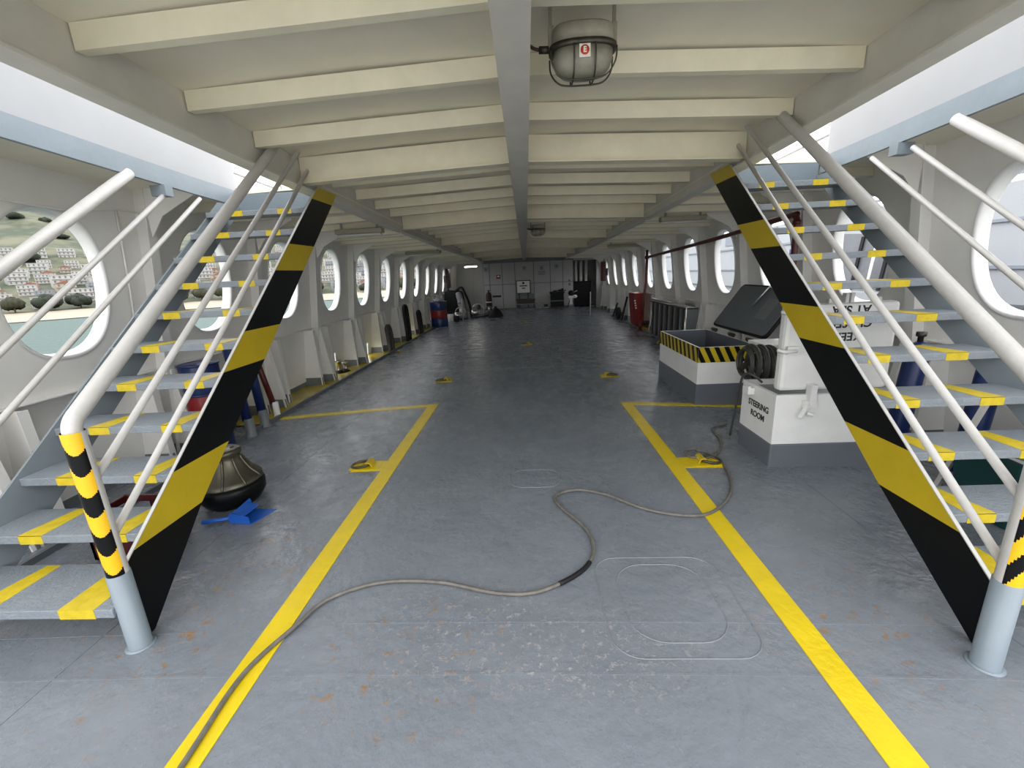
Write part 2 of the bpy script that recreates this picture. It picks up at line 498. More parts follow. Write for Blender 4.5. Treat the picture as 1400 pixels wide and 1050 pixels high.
# ------------------------------------------------------------------ hull sides with portholes
HW, HH = 0.405, 0.552
def sup(a, n=2.35):
    c, s_ = math.cos(a), math.sin(a)
    return (math.copysign(abs(c) ** (2 / n), c), math.copysign(abs(s_) ** (2 / n), s_))
FREE = {-1: {3: (-.35, .1, .02, .38), 4: (-.3, .3, .02, .30), 6: (-.3, .25, .02, .3), 8: (-.3, .3, .02, .3), 9: (-.3, .3, .02, .3)},
        1: {7: (-.3, .3, .02, .3), 9: (-.3, .3, .02, .3), 5: (-.3, .3, .02, .3)}}
def wall_side(s):
    mb = MB()
    NE = 48
    def P(y, z): return (s * wx(z), y, z)
    for k, y0 in enumerate(BAY[:-1]):
        y1 = min(BAY[k + 1], 23.4)
        top = cz(y0) + 0.25; top1 = cz(y1) + 0.25
        zc = pz((y0 + y1) / 2); zs = zc - 0.75
        bot = -0.35
        ports = [p for p in PORT if y0 < p < y1]
        # upper field round the porthole
        if ports:
            yc = ports[0]
            ring = []; outer = []
            for i in range(NE):
                a = 2 * PI * i / NE
                u, v = sup(a); ring.append(P(yc + HW * u, zc + HH * v))
                c_, s_ = math.cos(a), math.sin(a)
                zt = top + (top1 - top) * 0.5
                t = min(((y1 - yc) / c_ if c_ > 1e-6 else (y0 - yc) / c_ if c_ < -1e-6 else 1e9), ((zt - zc) / s_ if s_ > 1e-6 else (zs - zc) / s_ if s_ < -1e-6 else 1e9))
                outer.append(P(yc + t * c_, zc + t * s_))
            # exact corners
            for (cy, czz) in ((y0, zs), (y1, zs), (y0, zt), (y1, zt)):
                i = min(range(NE), key=lambda q: (outer[q][1] - cy) ** 2 + (outer[q][2] - czz) ** 2)
                outer[i] = P(cy, czz)
            mb.raw(ring + outer, [(i, (i + 1) % NE, NE + (i + 1) % NE, NE + i) for i in range(NE)], M['hull'])
        else:
            zt = top + (top1 - top) * 0.5
            mb.raw([P(y0, zs), P(y1, zs), P(y1, zt), P(y0, zt)], [(0, 1, 2, 3)], M['hull'])
        # lower field, some with a freeing port
        bay = k - 1
        fp = FREE[s].get(bay)
        if fp:
            m_ = (y0 + y1) / 2; a, b, c, d = fp
            f0 = fl(wx(0), m_)
            ya, yb, za, zb = m_ + a, m_ + b, f0 + c, f0 + d
            Y = [y0, ya, yb, y1]; Z = [bot, za, zb, zs]
            for i in range(3):
                for j in range(3):
                    if i == 1 and j == 1: continue
                    mb.raw([P(Y[i], Z[j]), P(Y[i + 1], Z[j]), P(Y[i + 1], Z[j + 1]), P(Y[i], Z[j + 1])], [(0, 1, 2, 3)], M['hull'])
        else:
            mb.raw([P(y0, bot), P(y1, bot), P(y1, zs), P(y0, zs)], [(0, 1, 2, 3)], M['hull'])
    mb.raw([P(Y0, -.35), P(BAY[0], -.35), P(BAY[0], .95), P(Y0, .95)], [(0, 1, 2, 3)], M['hull'])   # low bulwark at the open stern
    w = mb.build('wall_left' if s < 0 else 'wall_right', kind='structure')
    so = w.modifiers.new('plate', 'SOLIDIFY'); so.thickness = 0.014; so.offset = 0
    # porthole rims: a deep ring that stands outboard of the plating
    for yc in PORT:
        zc = pz(yc); mb = MB(); vs = []; fs = []
        secs = [(1.035, -0.018), (1.0, -0.022), (0.985, 0.0), (0.955, 0.085), (1.02, 0.085)]
        for (k, dx) in secs:
            for i in range(NE):
                u, v = sup(2 * PI * i / NE)
                z = zc + HH * k * v
                vs.append((s * (wx(z) + dx), yc + HW * k * u, z))
        for j in range(len(secs) - 1):
            for i in range(NE):
                fs.append((j * NE + i, j * NE + (i + 1) % NE, (j + 1) * NE + (i + 1) % NE, (j + 1) * NE + i))
        mb.raw(vs, fs, M['white'], True)
        mb.build('porthole_rim', w)
    # frames: web, flange, head bracket; knee plates at the foot
    for k, y in enumerate(BAY[1:-1]):
        if y > YB - 0.2: continue
        f0 = fl(3.7, y); zt = cz(y) + 0.1
        web = 0.13
        mb = MB()
        mb.hexa([(s * (wx(f0)), y - .006, f0), (s * (wx(f0) - web), y - .006, f0), (s * (wx(f0) - web), y + .006, f0), (s * wx(f0), y + .006, f0),
                 (s * (wx(zt)), y - .006, zt), (s * (wx(zt) - web), y - .006, zt), (s * (wx(zt) - web), y + .006, zt), (s * wx(zt), y + .006, zt)], M['hull'])
        a = .05
        mb.hexa([(s * (wx(f0) - web), y - a, f0), (s * (wx(f0) - web - .012), y - a, f0), (s * (wx(f0) - web - .012), y + a, f0), (s * (wx(f0) - web), y + a, f0),
                 (s * (wx(zt) - web), y - a, zt), (s * (wx(zt) - web - .012), y - a, zt), (s * (wx(zt) - web - .012), y + a, zt), (s * (wx(zt) - web), y + a, zt)], M['hull'])
        mb.build('hull_frame', w)
        mb = MB()
        zb = cz(y) + 0.08
        mb.prism([(s * (wx(zb) - .12), y - .04, zb - .42), (s * (wx(zb) - .12), y - .04, zb), (s * (wx(zb) - .62), y - .04, zb), (s * (wx(zb) - .62), y - .04, zb - .06), (s * (wx(zb) - .26), y - .04, zb - .24)], (0, .012, 0), M['hull'])
        mb.build('head_bracket', w)
        for dy in (-0.27, 0.0, 0.27):
            if y < 2: continue
            yy = y + dy; f1 = fl(3.6, yy); dep = 0.40 if dy == 0 else 0.30; zk = 0.82
            x0 = wx(f1); x1 = wx(zk)
            mb = MB()
            mb.prism([(s * x0, yy - .009, f1), (s * (x0 - dep), yy - .009, f1), (s * (x1 - .165), yy - .009, zk), (s * x1, yy - .009, zk)], (0, .018, 0), M['hull'])
            mb.bar((s * (x0 - dep), yy, f1), (s * (x1 - .165), yy, zk), 0.07, 0.012, M['hull'], up=(-s, 0, .3))
            kn = mb.build('knee_plate', w)
            mb = MB()
            t = .14 / (zk - f1); xe = x0 - dep + ((x1 - .165) - (x0 - dep)) * t
            mb.prism([(s * x0, yy - .012, f1), (s * (x0 - dep - .012), yy - .012, f1), (s * (xe - .012), yy - .012, f1 + .14), (s * x0, yy - .012, f1 + .14)], (0, .024, 0), M['skirt'])
            mb.build('skirting', kn)
    # flat-bar stringer over the knees, grey skirting strip along the foot
    for k, y0 in enumerate(BAY[1:-2]):
        y1 = y0 + 1.6; z = 0.84
        mb = MB()
        mb.box((s * (wx(z)), y0 + .08, z - .005), (s * (wx(z) - .09), y1 - .08, z + .005), M['hull'])
        mb.build('stringer_bar', w)
        mb = MB(); f0 = fl(3.8, y0); f1 = fl(3.8, y1)
        mb.hexa([(s * (wx(f0) - .004), y0, f0), (s * (wx(f0) - .016), y0, f0), (s * (wx(f1) - .016), y1, f1), (s * (wx(f1) - .004), y1, f1),
                 (s * (wx(f0) - .008), y0, f0 + .10), (s * (wx(f0) - .018), y0, f0 + .10), (s * (wx(f1) - .018), y1, f1 + .10), (s * (wx(f1) - .008), y1, f1 + .10)], M['skirt'])
        if not bayfree(s, k):
            mb.build('skirting_strip', w)
    return w
def bayfree(s, k): return k in FREE[s]
wall_left = wall_side(-1)
wall_right = wall_side(1)

# ------------------------------------------------------------------ deckhead (ceiling)
OPEN0, OPEN1 = 0.6, 4.52
YC = 0.6                                     # after edge of the deckhead, open sky behind it
PL = 0.265
def plate_strip(mb, xa, xb, y0, y1, off, m, th=0.014):
    n = max(1, int((y1 - y0) / 0.5)); nx = 4
    vs = []; fs = []
    for j in range(n + 1):
        y = y0 + (y1 - y0) * j / n
        for i in range(nx + 1):
            x = xa + (xb - xa) * i / nx
            vs.append((x, y, cz(y) + off + cc(x)))
    for j in range(n):
        for i in range(nx):
            a = j * (nx + 1) + i
            fs.append((a, a + 1, a + nx + 2, a + nx + 1))
    mb.raw(vs, fs, m)
mb = MB()
plate_strip(mb, -1.955, 0, YC, 23.4, PL, M['ceil'])
plate_strip(mb, 0, 1.955, YC, 23.4, PL, M['ceil'])
for s in (-1, 1):
    plate_strip(mb, s * 1.94, s * 2.86, OPEN1, 23.4, 0.115, M['ceil'])
    plate_strip(mb, s * 2.86, s * 3.62, YC, 23.4, 0.115, M['ceil'])
ceiling = mb.build('ceiling', kind='structure')
so = ceiling.modifiers.new('plate', 'SOLIDIFY'); so.thickness = 0.016; so.offset = 1

def ybar(name, x, w, y0, y1, zlo, zhi, m, parent, fw=0.0, ft=0.014):   # lengthwise web (and flange) following the sheer
    mb = MB(); n = max(2, int((y1 - y0) / 0.6))
    for j in range(n):
        a = y0 + (y1 - y0) * j / n; b = y0 + (y1 - y0) * (j + 1) / n
        def H(xl, xh, la, ha, lb, hb):
            mb.hexa([(xl, a, la), (xh, a, la), (xh, b, lb), (xl, b, lb), (xl, a, ha), (xh, a, ha), (xh, b, hb), (xl, b, hb)], m)
        H(x - w / 2, x + w / 2, zlo(a), zhi(a), zlo(b), zhi(b))
        if fw:
            H(x - fw / 2, x + fw / 2, zlo(a) - ft, zlo(a), zlo(b) - ft, zlo(b))
    return mb.build(name, parent)
for s in (-1, 1):
    ybar('side_girder', s * 1.95, 0.014, YC, YB + 2.3, lambda y: cz(y) + .014, lambda y: cz(y) + PL + cc(1.95), M['girder'], ceiling, fw=0.13)
ybar('centre_girder', 0, 0.016, YC, YB + 2.3, lambda y: cz(y) + .06, lambda y: cz(y) + PL + cc(0), M['girder'], ceiling, fw=0.155)
BE = [2.15 + 0.645 * k for k in range(-5, 30)]
for i, y in enumerate(BE):
    k = i - 5
    deep = (k - 3) % 5 == 0
    if y > 22 or y < YC: continue
    lo = 0.05 if deep else 0.165
    for s in (-1, 1):
        z0 = cz(y) + lo + cc(0); z1 = cz(y) + lo + cc(1.9)
        p0 = cz(y) + PL + cc(0); p1 = cz(y) + PL + cc(1.94)
        xa, xb = 0.012, 1.935
        mb = MB()
        t = .012
        mb.hexa([(s * xa, y, z0), (s * xb, y, z1), (s * xb, y + t, z1), (s * xa, y + t, z0), (s * xa, y, p0), (s * xb, y, p1), (s * xb, y + t, p1), (s * xa, y + t, p0)], M['ceilbeam'])
        fw = 0.12 if deep else 0.055
        ya = y - (fw / 2 if deep else 0)
        mb.hexa([(s * xa, ya, z0 - .01), (s * xb, ya, z1 - .01), (s * xb, ya + fw, z1 - .01), (s * xa, ya + fw, z0 - .01), (s * xa, ya, z0), (s * xb, ya, z1), (s * xb, ya + fw, z1), (s * xa, ya + fw, z0)], M['ceilbeam'])
        mb.build('deck_beam', ceiling)
        if y > 4.6:                           # beams carry on over the side strips
            xa, xb = 1.96, 3.52
            lo2 = 0.0 if deep else 0.035
            z0 = cz(y) + lo2 + cc(1.96); z1 = cz(y) + lo2 + cc(3.5)
            p0 = cz(y) + .115 + cc(1.96); p1 = cz(y) + .115 + cc(3.5)
            mb = MB()
            mb.hexa([(s * xa, y, z0), (s * xb, y, z1), (s * xb, y + t, z1), (s * xa, y + t, z0), (s * xa, y, p0), (s * xb, y, p1), (s * xb, y + t, p1), (s * xa, y + t, p0)], M['ceilbeam'])
            mb.hexa([(s * xa, y, z0 - .01), (s * xb, y, z1 - .01), (s * xb, y + .05, z1 - .01), (s * xa, y + .05, z0 - .01), (s * xa, y, z0), (s * xb, y, z1), (s * xb, y + .05, z1), (s * xa, y + .05, z0)], M['girder'])
            mb.build('side_beam', ceiling)
# stairwell trunks: blue-grey coaming, white bulwark above it, end plate at the stair head
for s in (-1, 1):
    e = 4.62 if s < 0 else 4.5
    t_ = ybar('trim_1' if s < 0 else 'trim_2', s * 2.845, 0.03, OPEN0, e, lambda y: cz(y) - .015, lambda y: cz(y) + .125, M['blue'], None)
    tag(t_, kind='structure')
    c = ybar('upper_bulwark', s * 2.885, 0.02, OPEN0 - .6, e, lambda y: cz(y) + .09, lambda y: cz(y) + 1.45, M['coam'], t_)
    mb = MB(); z = cz(OPEN1)
    mb.box((s * 1.96, OPEN1, z - .085), (s * 2.83, OPEN1 + .02, z + .09), M['blue'])
    mb.build('stair_head_plate', t_)
    for yy in (3.62,):
        mb = MB(); z = cz(yy) - .05
        mb.box((s * 2.80, yy - .04, z - .05), (s * 2.92, yy + .04, z + .03), M['blue'])
        mb.build('coaming_block', t_)

# ------------------------------------------------------------------ staircases
XI, XO = 1.885, 2.82
def up_z(y): return 0.41 + 0.80 * (y - 1.70)
def lo_z(y): return 0.385 + 0.81 * (y - 2.12)
def up_y(z): return 1.70 + (z - 0.41) / 0.80
def lo_y(z): return 2.12 + (z - 0.385) / 0.81
def staircase(s):
    side = 'left' if s < 0 else 'right'
    root = empty('staircase', (s * 2.35, 2.0, fl(2.35, 2.0)),
                 'steel staircase with hazard-striped stringer rising beside the bronze capstan' if s < 0 else 'steel staircase with hazard-striped stringer rising in front of the white steering room hatch', 'staircase', 'stairs to the upper deck')
    ZT = 2.45
    # hazard stringer: black and yellow bands meet along level lines
    f0 = fl(XI, 1.6)
    YF = 1.665 if s < 0 else 1.53
    mb = MB()
    z0p = lambda z: max(YF, up_y(z))
    cuts = [f0, 0.41, 0.66, 1.08, 1.30, 1.70, 1.91, 2.33, ZT]
    for i, (za, zb) in enumerate(zip(cuts, cuts[1:])):
        m = M['black'] if i % 2 == 0 else M['yel']
        if i == 0:
            poly = [(YF, za), (YF + .03, za), (lo_y(zb), zb), (up_y(zb), zb), (YF, up_z(YF))]
        else:
            poly = [(up_y(za), za), (lo_y(za), za), (lo_y(zb), zb), (up_y(zb), zb)]
        mb.prism([(s * (XI - .006), y, z) for y, z in poly], (s * .006, 0, 0), m)
        mb.prism([(s * XI, y, z) for y, z in poly], (s * .012, 0, 0), M['strin'])
    # pale worn edge along the top
    mb.bar((s * XI, YF, up_z(YF)), (s * XI, up_y(ZT), ZT), 0.016, 0.005, M['rail'])
    mb.build('stringer', root)
    mb = MB()
    poly = [(YF, f0), (YF + .03, f0), (lo_y(2.36), 2.36), (up_y(2.36) + .08, 2.36), (YF, up_z(YF) - .07)]
    mb.prism([(s * XO, y, z) for y, z in poly], (s * .014, 0, 0), M['strin'])
    mb.build('stringer', root)
    # treads with two yellow anti-slip strips each
    for n in range(11):
        y = 1.59 + 0.2415 * n; z = 0.215 + 0.203 * n
        dep = 0.27
        x0, x1 = XI + .008, XO
        if n == 0:
            y -= 0.04; dep = 0.33
        mb = MB()
        mb.box((s * x0, y, z - .035), (s * x1, y + dep, z), M['tread'])
        mb.box((s * x0, y, z - .045), (s * x1, y + .012, z - .030), M['tread'])
        td = mb.build('tread', root, bevel=0.004)
        for q, u in enumerate((0.22, 0.70)):
            w = 0.125
            cx = x0 + (x1 - x0) * u
            if n == 0 and q == 0:
                cx = x0 + .17; w = .17
            mb = MB()
            a, b = cx - w / 2, cx + w / 2
            if n == 0 and q == 0:
                mb.box((s * a, y - .0015, z - .046), (s * b, y + dep - .01, z + .0015), M['ytape'])
            else:
                ws = w * .62
                mb.prism([(s * a, y - .0015, z + .0012), (s * b, y - .0015, z + .0012), (s * b, y + dep * .12, z + .0012), (s * (a + ws), y + dep - .01, z + .0012), (s * a, y + dep - .01, z + .0012)], (0, 0, -.002), M['ytape'])
                mb.box((s * a, y - .0015, z - .046), (s * b, y, z + .0012), M['ytape'])
            mb.build('anti_slip_strip', td)
    # newel post with wrapped hazard tape, handrail and two mid rails on the inboard side
    PX, PY = (-1.865, 1.60) if s < 0 else (1.825, 1.45)
    fz = fl(PX, PY)
    mb = MB(); mb.lathe((PX, PY, fz), [(.052, 0), (.046, .012), (.045, .40)], M['blue'], 20)
    mb.lathe((PX, PY, fz), [(.060, 0), (.060, .006)], M['blue'], 20)
    mb.build('post_foot', root)
    mb = MB()
    n, rows, za, zb = 40, 150, fz + .40, 1.05
    vs = [(PX + .041 * math.cos(2 * PI * k / n), PY + .041 * math.sin(2 * PI * k / n), za + (zb - za) * j / rows) for j in range(rows + 1) for k in range(n)]
    for j in range(rows):
        for k in range(n):
            z = za + (zb - za) * (j + .5) / rows
            ang = 2 * PI * k / n
            ph = (z + s * .10 * math.sin(ang - .5) * .9) / .19
            face = [vs[j * n + k], vs[j * n + (k + 1) % n], vs[(j + 1) * n + (k + 1) % n], vs[(j + 1) * n + k]]
            inboard = math.cos(ang - (0.15 * PI if s < 0 else 0.85 * PI))
            m = M['rail'] if inboard > .72 else (M['black'] if (ph % 1.0) < .5 else M['orange'])
            mb.raw(face, [(0, 1, 2, 3)], m, True)
    mb.build('post_tape', root)
    zs_ = 1.045; sl_ = .769 if s < 0 else .745
    hr = [Vector((PX, PY, zs_ - .03))] + [Vector((PX, PY + .08 * (1 - math.cos(q)), zs_ + .08 * math.sin(q))) for q in [math.radians(52) * k / 8 for k in range(9)]]
    hr += [Vector((s * 1.875, 3.36, zs_ + .063 + sl_ * (3.36 - PY - .031))), Vector((s * 1.875, 4.25, zs_ + .063 + sl_ * (4.25 - PY - .031)))]
    mb = MB(); mb.tube(hr, .034, M['rail'], 14); mb.build('handrail', root)
    for (a, b, ymax) in (((1.60, .80), (3.62, 2.40), 4.4), ((1.60, .52), (3.91, 2.41), 4.4)):
        sl = (b[1] - a[1]) / (b[0] - a[0])
        mb = MB(); mb.tube([(PX, PY, a[1] + sl * (PY - a[0])), (s * 1.875, ymax, a[1] + sl * (ymax - a[0]))], .0168, M['rail'], 12)
        mb.build('mid_rail', root)
    # outboard rails up to the coaming
    for (a, b, r) in (((1.45, 1.13), (3.32, 2.43), .036), ((1.45, .76), (3.62, 2.34), .0175), ((1.45, .475), (4.0, 2.36), .0175)):
        k_ = 0.0 if s < 0 else -.13
        mb = MB(); mb.tube([(s * 2.835, a[0] + k_, a[1]), (s * 2.835, b[0] + k_, b[1])], r, M['rail'], 12)
        mb.build('handrail' if r > .03 else 'mid_rail', root)
    mb = MB(); mb.tube([(s * 2.835, 1.45 - (.13 if s > 0 else 0), fl(2.8, 1.45)), (s * 2.835, 1.45 - (.13 if s > 0 else 0), 1.13)], .036, M['rail'], 12)
    mb.build('post_foot', root)
staircase(-1)
staircase(1)

# ------------------------------------------------------------------ steering room hatch with its lid stood open
hx0, hx1, hy0, hy1 = 1.95, 2.80, 3.28, 3.80
hf = fl(2.3, 3.4) - 0.03
sh = empty('steering_hatch', (2.35, 3.5, hf), 'white hatch box lettered STEERING ROOM with grey base and upright lid', 'hatch')
mb = MB(); mb.box((hx0 - .004, hy0 - .004, hf), (hx1 + .004, hy1 + .004, .165), M['grey']); mb.build('base', sh, bevel=.012)
mb = MB()
for (a, b) in (((hx0, hy0), (hx1, hy0 + .03)), ((hx0, hy1 - .03), (hx1, hy1)), ((hx0, hy0 + .03), (hx0 + .03, hy1 - .03)), ((hx1 - .03, hy0 + .03), (hx1, hy1 - .03))):
    mb.box((*a, .165), (*b, .575), M['white'])
mb.build('coaming', sh)
mb = MB(); mb.box((hx0 + .03, hy0 + .03, .50), (hx1 - .03, hy1 - .03, .53), M['skirt']); mb.build('inner_cover', sh)
mb = MB(); mb.box((1.975, hy0 + .02, .60), (2.80, hy0 + .12, 1.27), M['white']); lid = mb.build('lid', sh, bevel=.03)
mb = MB(); mb.box((2.02, hy0 + .12, .64), (2.76, hy0 + .127, 1.23), M['dark']); mb.build('gasket', lid)
for k, word in enumerate(('KEEP', 'CLOSED', 'AT SEA')):
    lettering('lettering', word, .088, M['ink'], frame_mat((2.44, hy0 + .0185, 1.02 + .10 * k), (-1, 0, 0), (0, 0, -1)), lid, bold=.0022)
for k, word in enumerate(('STEERING', 'ROOM')):
    lettering('lettering', word, .072, M['ink'], frame_mat((hx0 - .0012, 3.52, .415 - .085 * k), (0, -1, 0), (0, 0, 1)), sh, bold=.0022)
for (x, y) in ((2.20, hy0),):
    mb = MB()
    mb.box((x - .05, y - .035, .47), (x + .05, y + .0, .53), M['white'])
    mb.box((x - .018, y - .05, .50), (x + .028, y + .02, .66), M['white'])
    mb.bar((x - .03, y - .04, .50), (x - .085, y - .055, .40), .03, .02, M['white'])
    mb.tube([(x - .02, y - .03, .43), (x + .03, y - .03, .41)], .014, M['white'], 8)
    mb.build('clamp', sh, bevel=.004)
mb = MB(); mb.box((hx0 - .055, 3.60, .49), (hx0, 3.70, .55), M['white']); mb.box((hx0 - .055, 3.60, .55), (hx0 - .03, 3.64, .565), M['white']); mb.build('clamp', sh, bevel=.004)
for z in (.93, 1.22):
    mb = MB(); mb.tube([(1.96, hy0 + .05, z), (1.93, hy0 - .0, z), (1.96, hy0 - .02, z - .005), (2.06, hy0 - .005, z - .005)], .016, M['white'], 8); mb.box((1.99, hy0 - .01, z - .03), (2.08, hy0 + .02, z + .03), M['white']); mb.build('lid_lug', lid)
for x in (2.42, 2.46, 2.30, 2.10, 2.66):
    mb = MB(); mb.box((x - .012, hy0 + .05, 1.265), (x + .012, hy0 + .09, 1.34 if x > 2.4 and x < 2.5 else 1.30), M['white']); mb.build('lid_lug', lid)

# the open hatch with striped coaming, further forward
def clip_band(mb, o, ux, L, z0, z1, nrm, n, lean, ma, mb_):
    """stripes leaning along ux on a vertical band, cut at the band's ends"""
    o = Vector(o); ux = Vector(ux); st = L / n
    def add(poly, m):
        if len(poly) >= 3:
            mb.prism([o + ux * u + Vector((0, 0, v)) for u, v in poly], Vector(nrm) * .003, m)
    def cut(poly, val, keep_less):
        out = []
        for i, p in enumerate(poly):
            q = poly[(i + 1) % len(poly)]
            ip = (p[0] <= val) if keep_less else (p[0] >= val); iq = (q[0] <= val) if keep_less else (q[0] >= val)
            if ip: out.append(p)
            if ip != iq:
                t = (val - p[0]) / (q[0] - p[0]); out.append((val, p[1] + t * (q[1] - p[1])))
        return out
    k = -4
    while k * st / 2 < L + abs(lean):
        a = k * st / 2; b = a + st / 2
        poly = [(a, z1), (b, z1), (b + lean, z0), (a + lean, z0)]
        poly = cut(cut(poly, 0.0, False), L, True)
        add(poly, ma if k % 2 == 0 else mb_)
        k += 1
bx0, bx1, by0, by1 = 2.0, 2.68, 4.97, 6.42
bf = fl(2.3, 5.5) - .03
oh = empty('open_hatch', (2.34, 5.6, bf), 'open deck hatch with yellow and black striped rim and tilted grey lid', 'hatch')
mb = MB(); mb.box((bx0 - .005, by0 - .005, bf), (bx1 + .005, by1 + .005, .22), M['grey']); mb.build('base', oh, bevel=.006)
mb = MB()
t = .02
for (a, b) in (((bx0, by0), (bx1, by0 + t)), ((bx0, by1 - t), (bx1, by1)), ((bx0, by0 + t), (bx0 + t, by1 - t)), ((bx1 - t, by0 + t), (bx1, by1 - t))):
    mb.box((*a, .22), (*b, .66), M['white'])
mb.build('coaming', oh)
mb = MB()
for (a, b) in (((bx0 + t, by0 + t), (bx1 - t, by0 + t + .004)), ((bx0 + t, by1 - t - .004), (bx1 - t, by1 - t)), ((bx0 + t, by0 + t), (bx0 + t + .004, by1 - t)), ((bx1 - t - .004, by0 + t), (bx1 - t, by1 - t))):
    mb.box((*a, .22), (*b, .658), M['grey'])
mb.box((bx0 + t, by0 + t, .22), (bx1 - t, by1 - t, .232), M['grey'])
mb.build('lining', oh)
mb = MB(); clip_band(mb, (bx0, by0 - .001, 0), (1, 0, 0), bx1 - bx0, .48, .66, (0, -1, 0), 6, .09, M['yel'], M['black']); mb.build('striped_rim', oh)
mb = MB(); clip_band(mb, (bx0 - .001, by1, 0), (0, -1, 0), by1 - by0, .48, .66, (-1, 0, 0), 10, .07, M['yel'], M['black']); mb.build('striped_rim', oh)
# lid hinged on the outboard side
A = Vector((2.72, by0 + .02, .70)); B = Vector((2.72, by1 - .02, .70)); U = Vector((.40, 0, .56)); Nn = Vector((-.56, 0, .40)).normalized()
mb = MB()
def rrect(c, ex, ey, r, n=5):
    out = []
    for (sx, sy, a0) in ((1, 1, 0), (-1, 1, 90), (-1, -1, 180), (1, -1, 270)):
        for k in range(n + 1):
            a = math.radians(a0 + 90 * k / n)
            out.append((sx * (ex - r) + r * math.cos(a), sy * (ey - r) + r * math.sin(a)))
    return out
ctr = A + (B - A) * .5 + U * .5 + Vector((.02, 0, .03)); uy = Vector((0, 1, 0)); uu = U.normalized()
mb.prism([ctr + uy * p + uu * q for p, q in rrect(ctr, (B - A).length / 2, U.length / 2, .07)], -Nn * .035, M['dark'])
mb.prism([ctr + uy * p + uu * q + Nn * .001 for p, q in rrect(ctr, (B - A).length / 2 - .025, U.length / 2 - .025, .06)], Nn * .006, M['grey'])
lid2 = mb.build('lid', oh)
mb = MB(); mb.tube([ctr + uu * .30 + uy * -.12 + Nn * .01, ctr + uu * .30 + uy * -.12 + Nn * .06, ctr + uu * .02 + uy * -.02 + Nn * .03], .012, M['steel'], 8); mb.build('stay_rod', lid2)
mb = MB(); mb.prism([ctr + uy * p + uu * q + Nn * .008 for p, q in ((-.45, -.12), (-.2, -.12), (-.2, .16), (-.45, .16))], Nn * .002, M['skirt']); mb.build('notice_plate', lid2)
for yy in (by0 + .25, (by0 + by1) / 2, by1 - .2):
    mb = MB(); mb.tube([(2.70, yy - .07, .685), (2.70, yy + .07, .685)], .022, M['dsteel'], 8); mb.box((2.68, yy - .04, .60), (2.72, yy + .04, .69), M['brown'] if yy < 5.5 else M['dred']); mb.build('hinge', oh)

# hose coil over a white locker between the two hatches
lk = empty('small_locker', (2.62, 4.6, fl(2.6, 4.6)), 'small plain white locker behind the coiled hose', 'locker')
mb = MB(); mb.box((2.48, 4.45, fl(2.6, 4.6) - .02), (2.84, 4.80, .72), M['white']); mb.build('body', lk, bevel=.008)
mb = MB(); mb.box((2.47, 4.44, .72), (2.85, 4.81, .76), M['white']); mb.build('lid', lk, bevel=.006)
hc = empty('hose_coil', (2.22, 4.05, fl(2.2, 4.05)), 'coil of dark hose hung beside the white hatch box', 'hose')
for k in range(14):
    mb = MB(); r = .135 + .016 * (k % 4); cx = 2.21 + .021 * (k - 6.5); tl = .35 * math.sin(k * 2.1)
    mb.tube([(cx + .04 * tl * math.cos(a), 4.06 + r * math.cos(a), (.67 - .10 * (cx - 2.07)) + r * .95 * math.sin(a)) for a in [2 * PI * j / 28 for j in range(28)]], .0135, M['hose'], 7, closed=True)
    mb.build('loop', hc)
mb = MB(); mb.bar((2.02, 4.04, .60), (2.18, 4.06, .74), .05, .03, M['dsteel']); mb.tube([(2.20, 4.06, .50), (2.20, 4.06, fl(2.2, 4.06))], .03, M['dsteel'], 10); mb.build('bracket', hc)
mb = MB(); mb.tube(spline([(1.93, 3.92, fl(1.9, 3.9) + .02), (1.93, 3.86, .30), (1.93, 3.80, .57), (1.95, 3.76, .64), (1.99, 3.70, .63), (2.05, 3.68, .575)], 6), .010, M['hose'], 8); mb.build('power_lead', label='short black lead hooped over the corner of the white hatch box', cat='cable')

# ------------------------------------------------------------------ cable snaking across the deck
cp = [(-1.23, .60), (-1.23, 1.06), (-1.24, 1.41), (-1.15, 1.66), (-1.06, 1.84), (-.82, 1.95), (-.5, 1.94), (-.18, 1.85), (.04, 1.86), (.27, 2.01), (.36, 2.19), (.34, 2.41),
      (.20, 2.68), (.19, 2.83), (.35, 2.90), (.55, 2.82), (.76, 2.63), (.98, 2.54), (1.18, 2.56), (1.40, 2.77), (1.54, 3.05), (1.60, 3.38), (1.53, 3.57), (1.38, 3.54),
      (1.37, 3.40), (1.53, 3.43), (1.70, 3.60), (1.81, 3.86), (1.86, 4.14), (2.05, 4.26)]
pts = spline([(x, y, 0) for x, y in cp], 10)
R = .0105
cb = empty('power_cable', (0.36, 2.2, 0), 'long grey cable snaking across the grey deck', 'cable')
def lay(p, k=0): return Vector((p.x, p.y, fl(p.x, p.y) + R + .003 + k))
N = len(pts)
lift = [0.0] * N
for i in range(N):
    if 22.3 < i / 10 < 24.6: lift[i] = .02
mb = MB(); mb.tube([lay(p, lift[i]) for i, p in enumerate(pts)], R, M['cable'], 10); mb.build('sheath', cb)
i0 = 84; mb = MB(); mb.tube([lay(p) for p in pts[i0:i0 + 11]], R * 1.25, M['dark'], 10); mb.build('tape_wrap', cb)

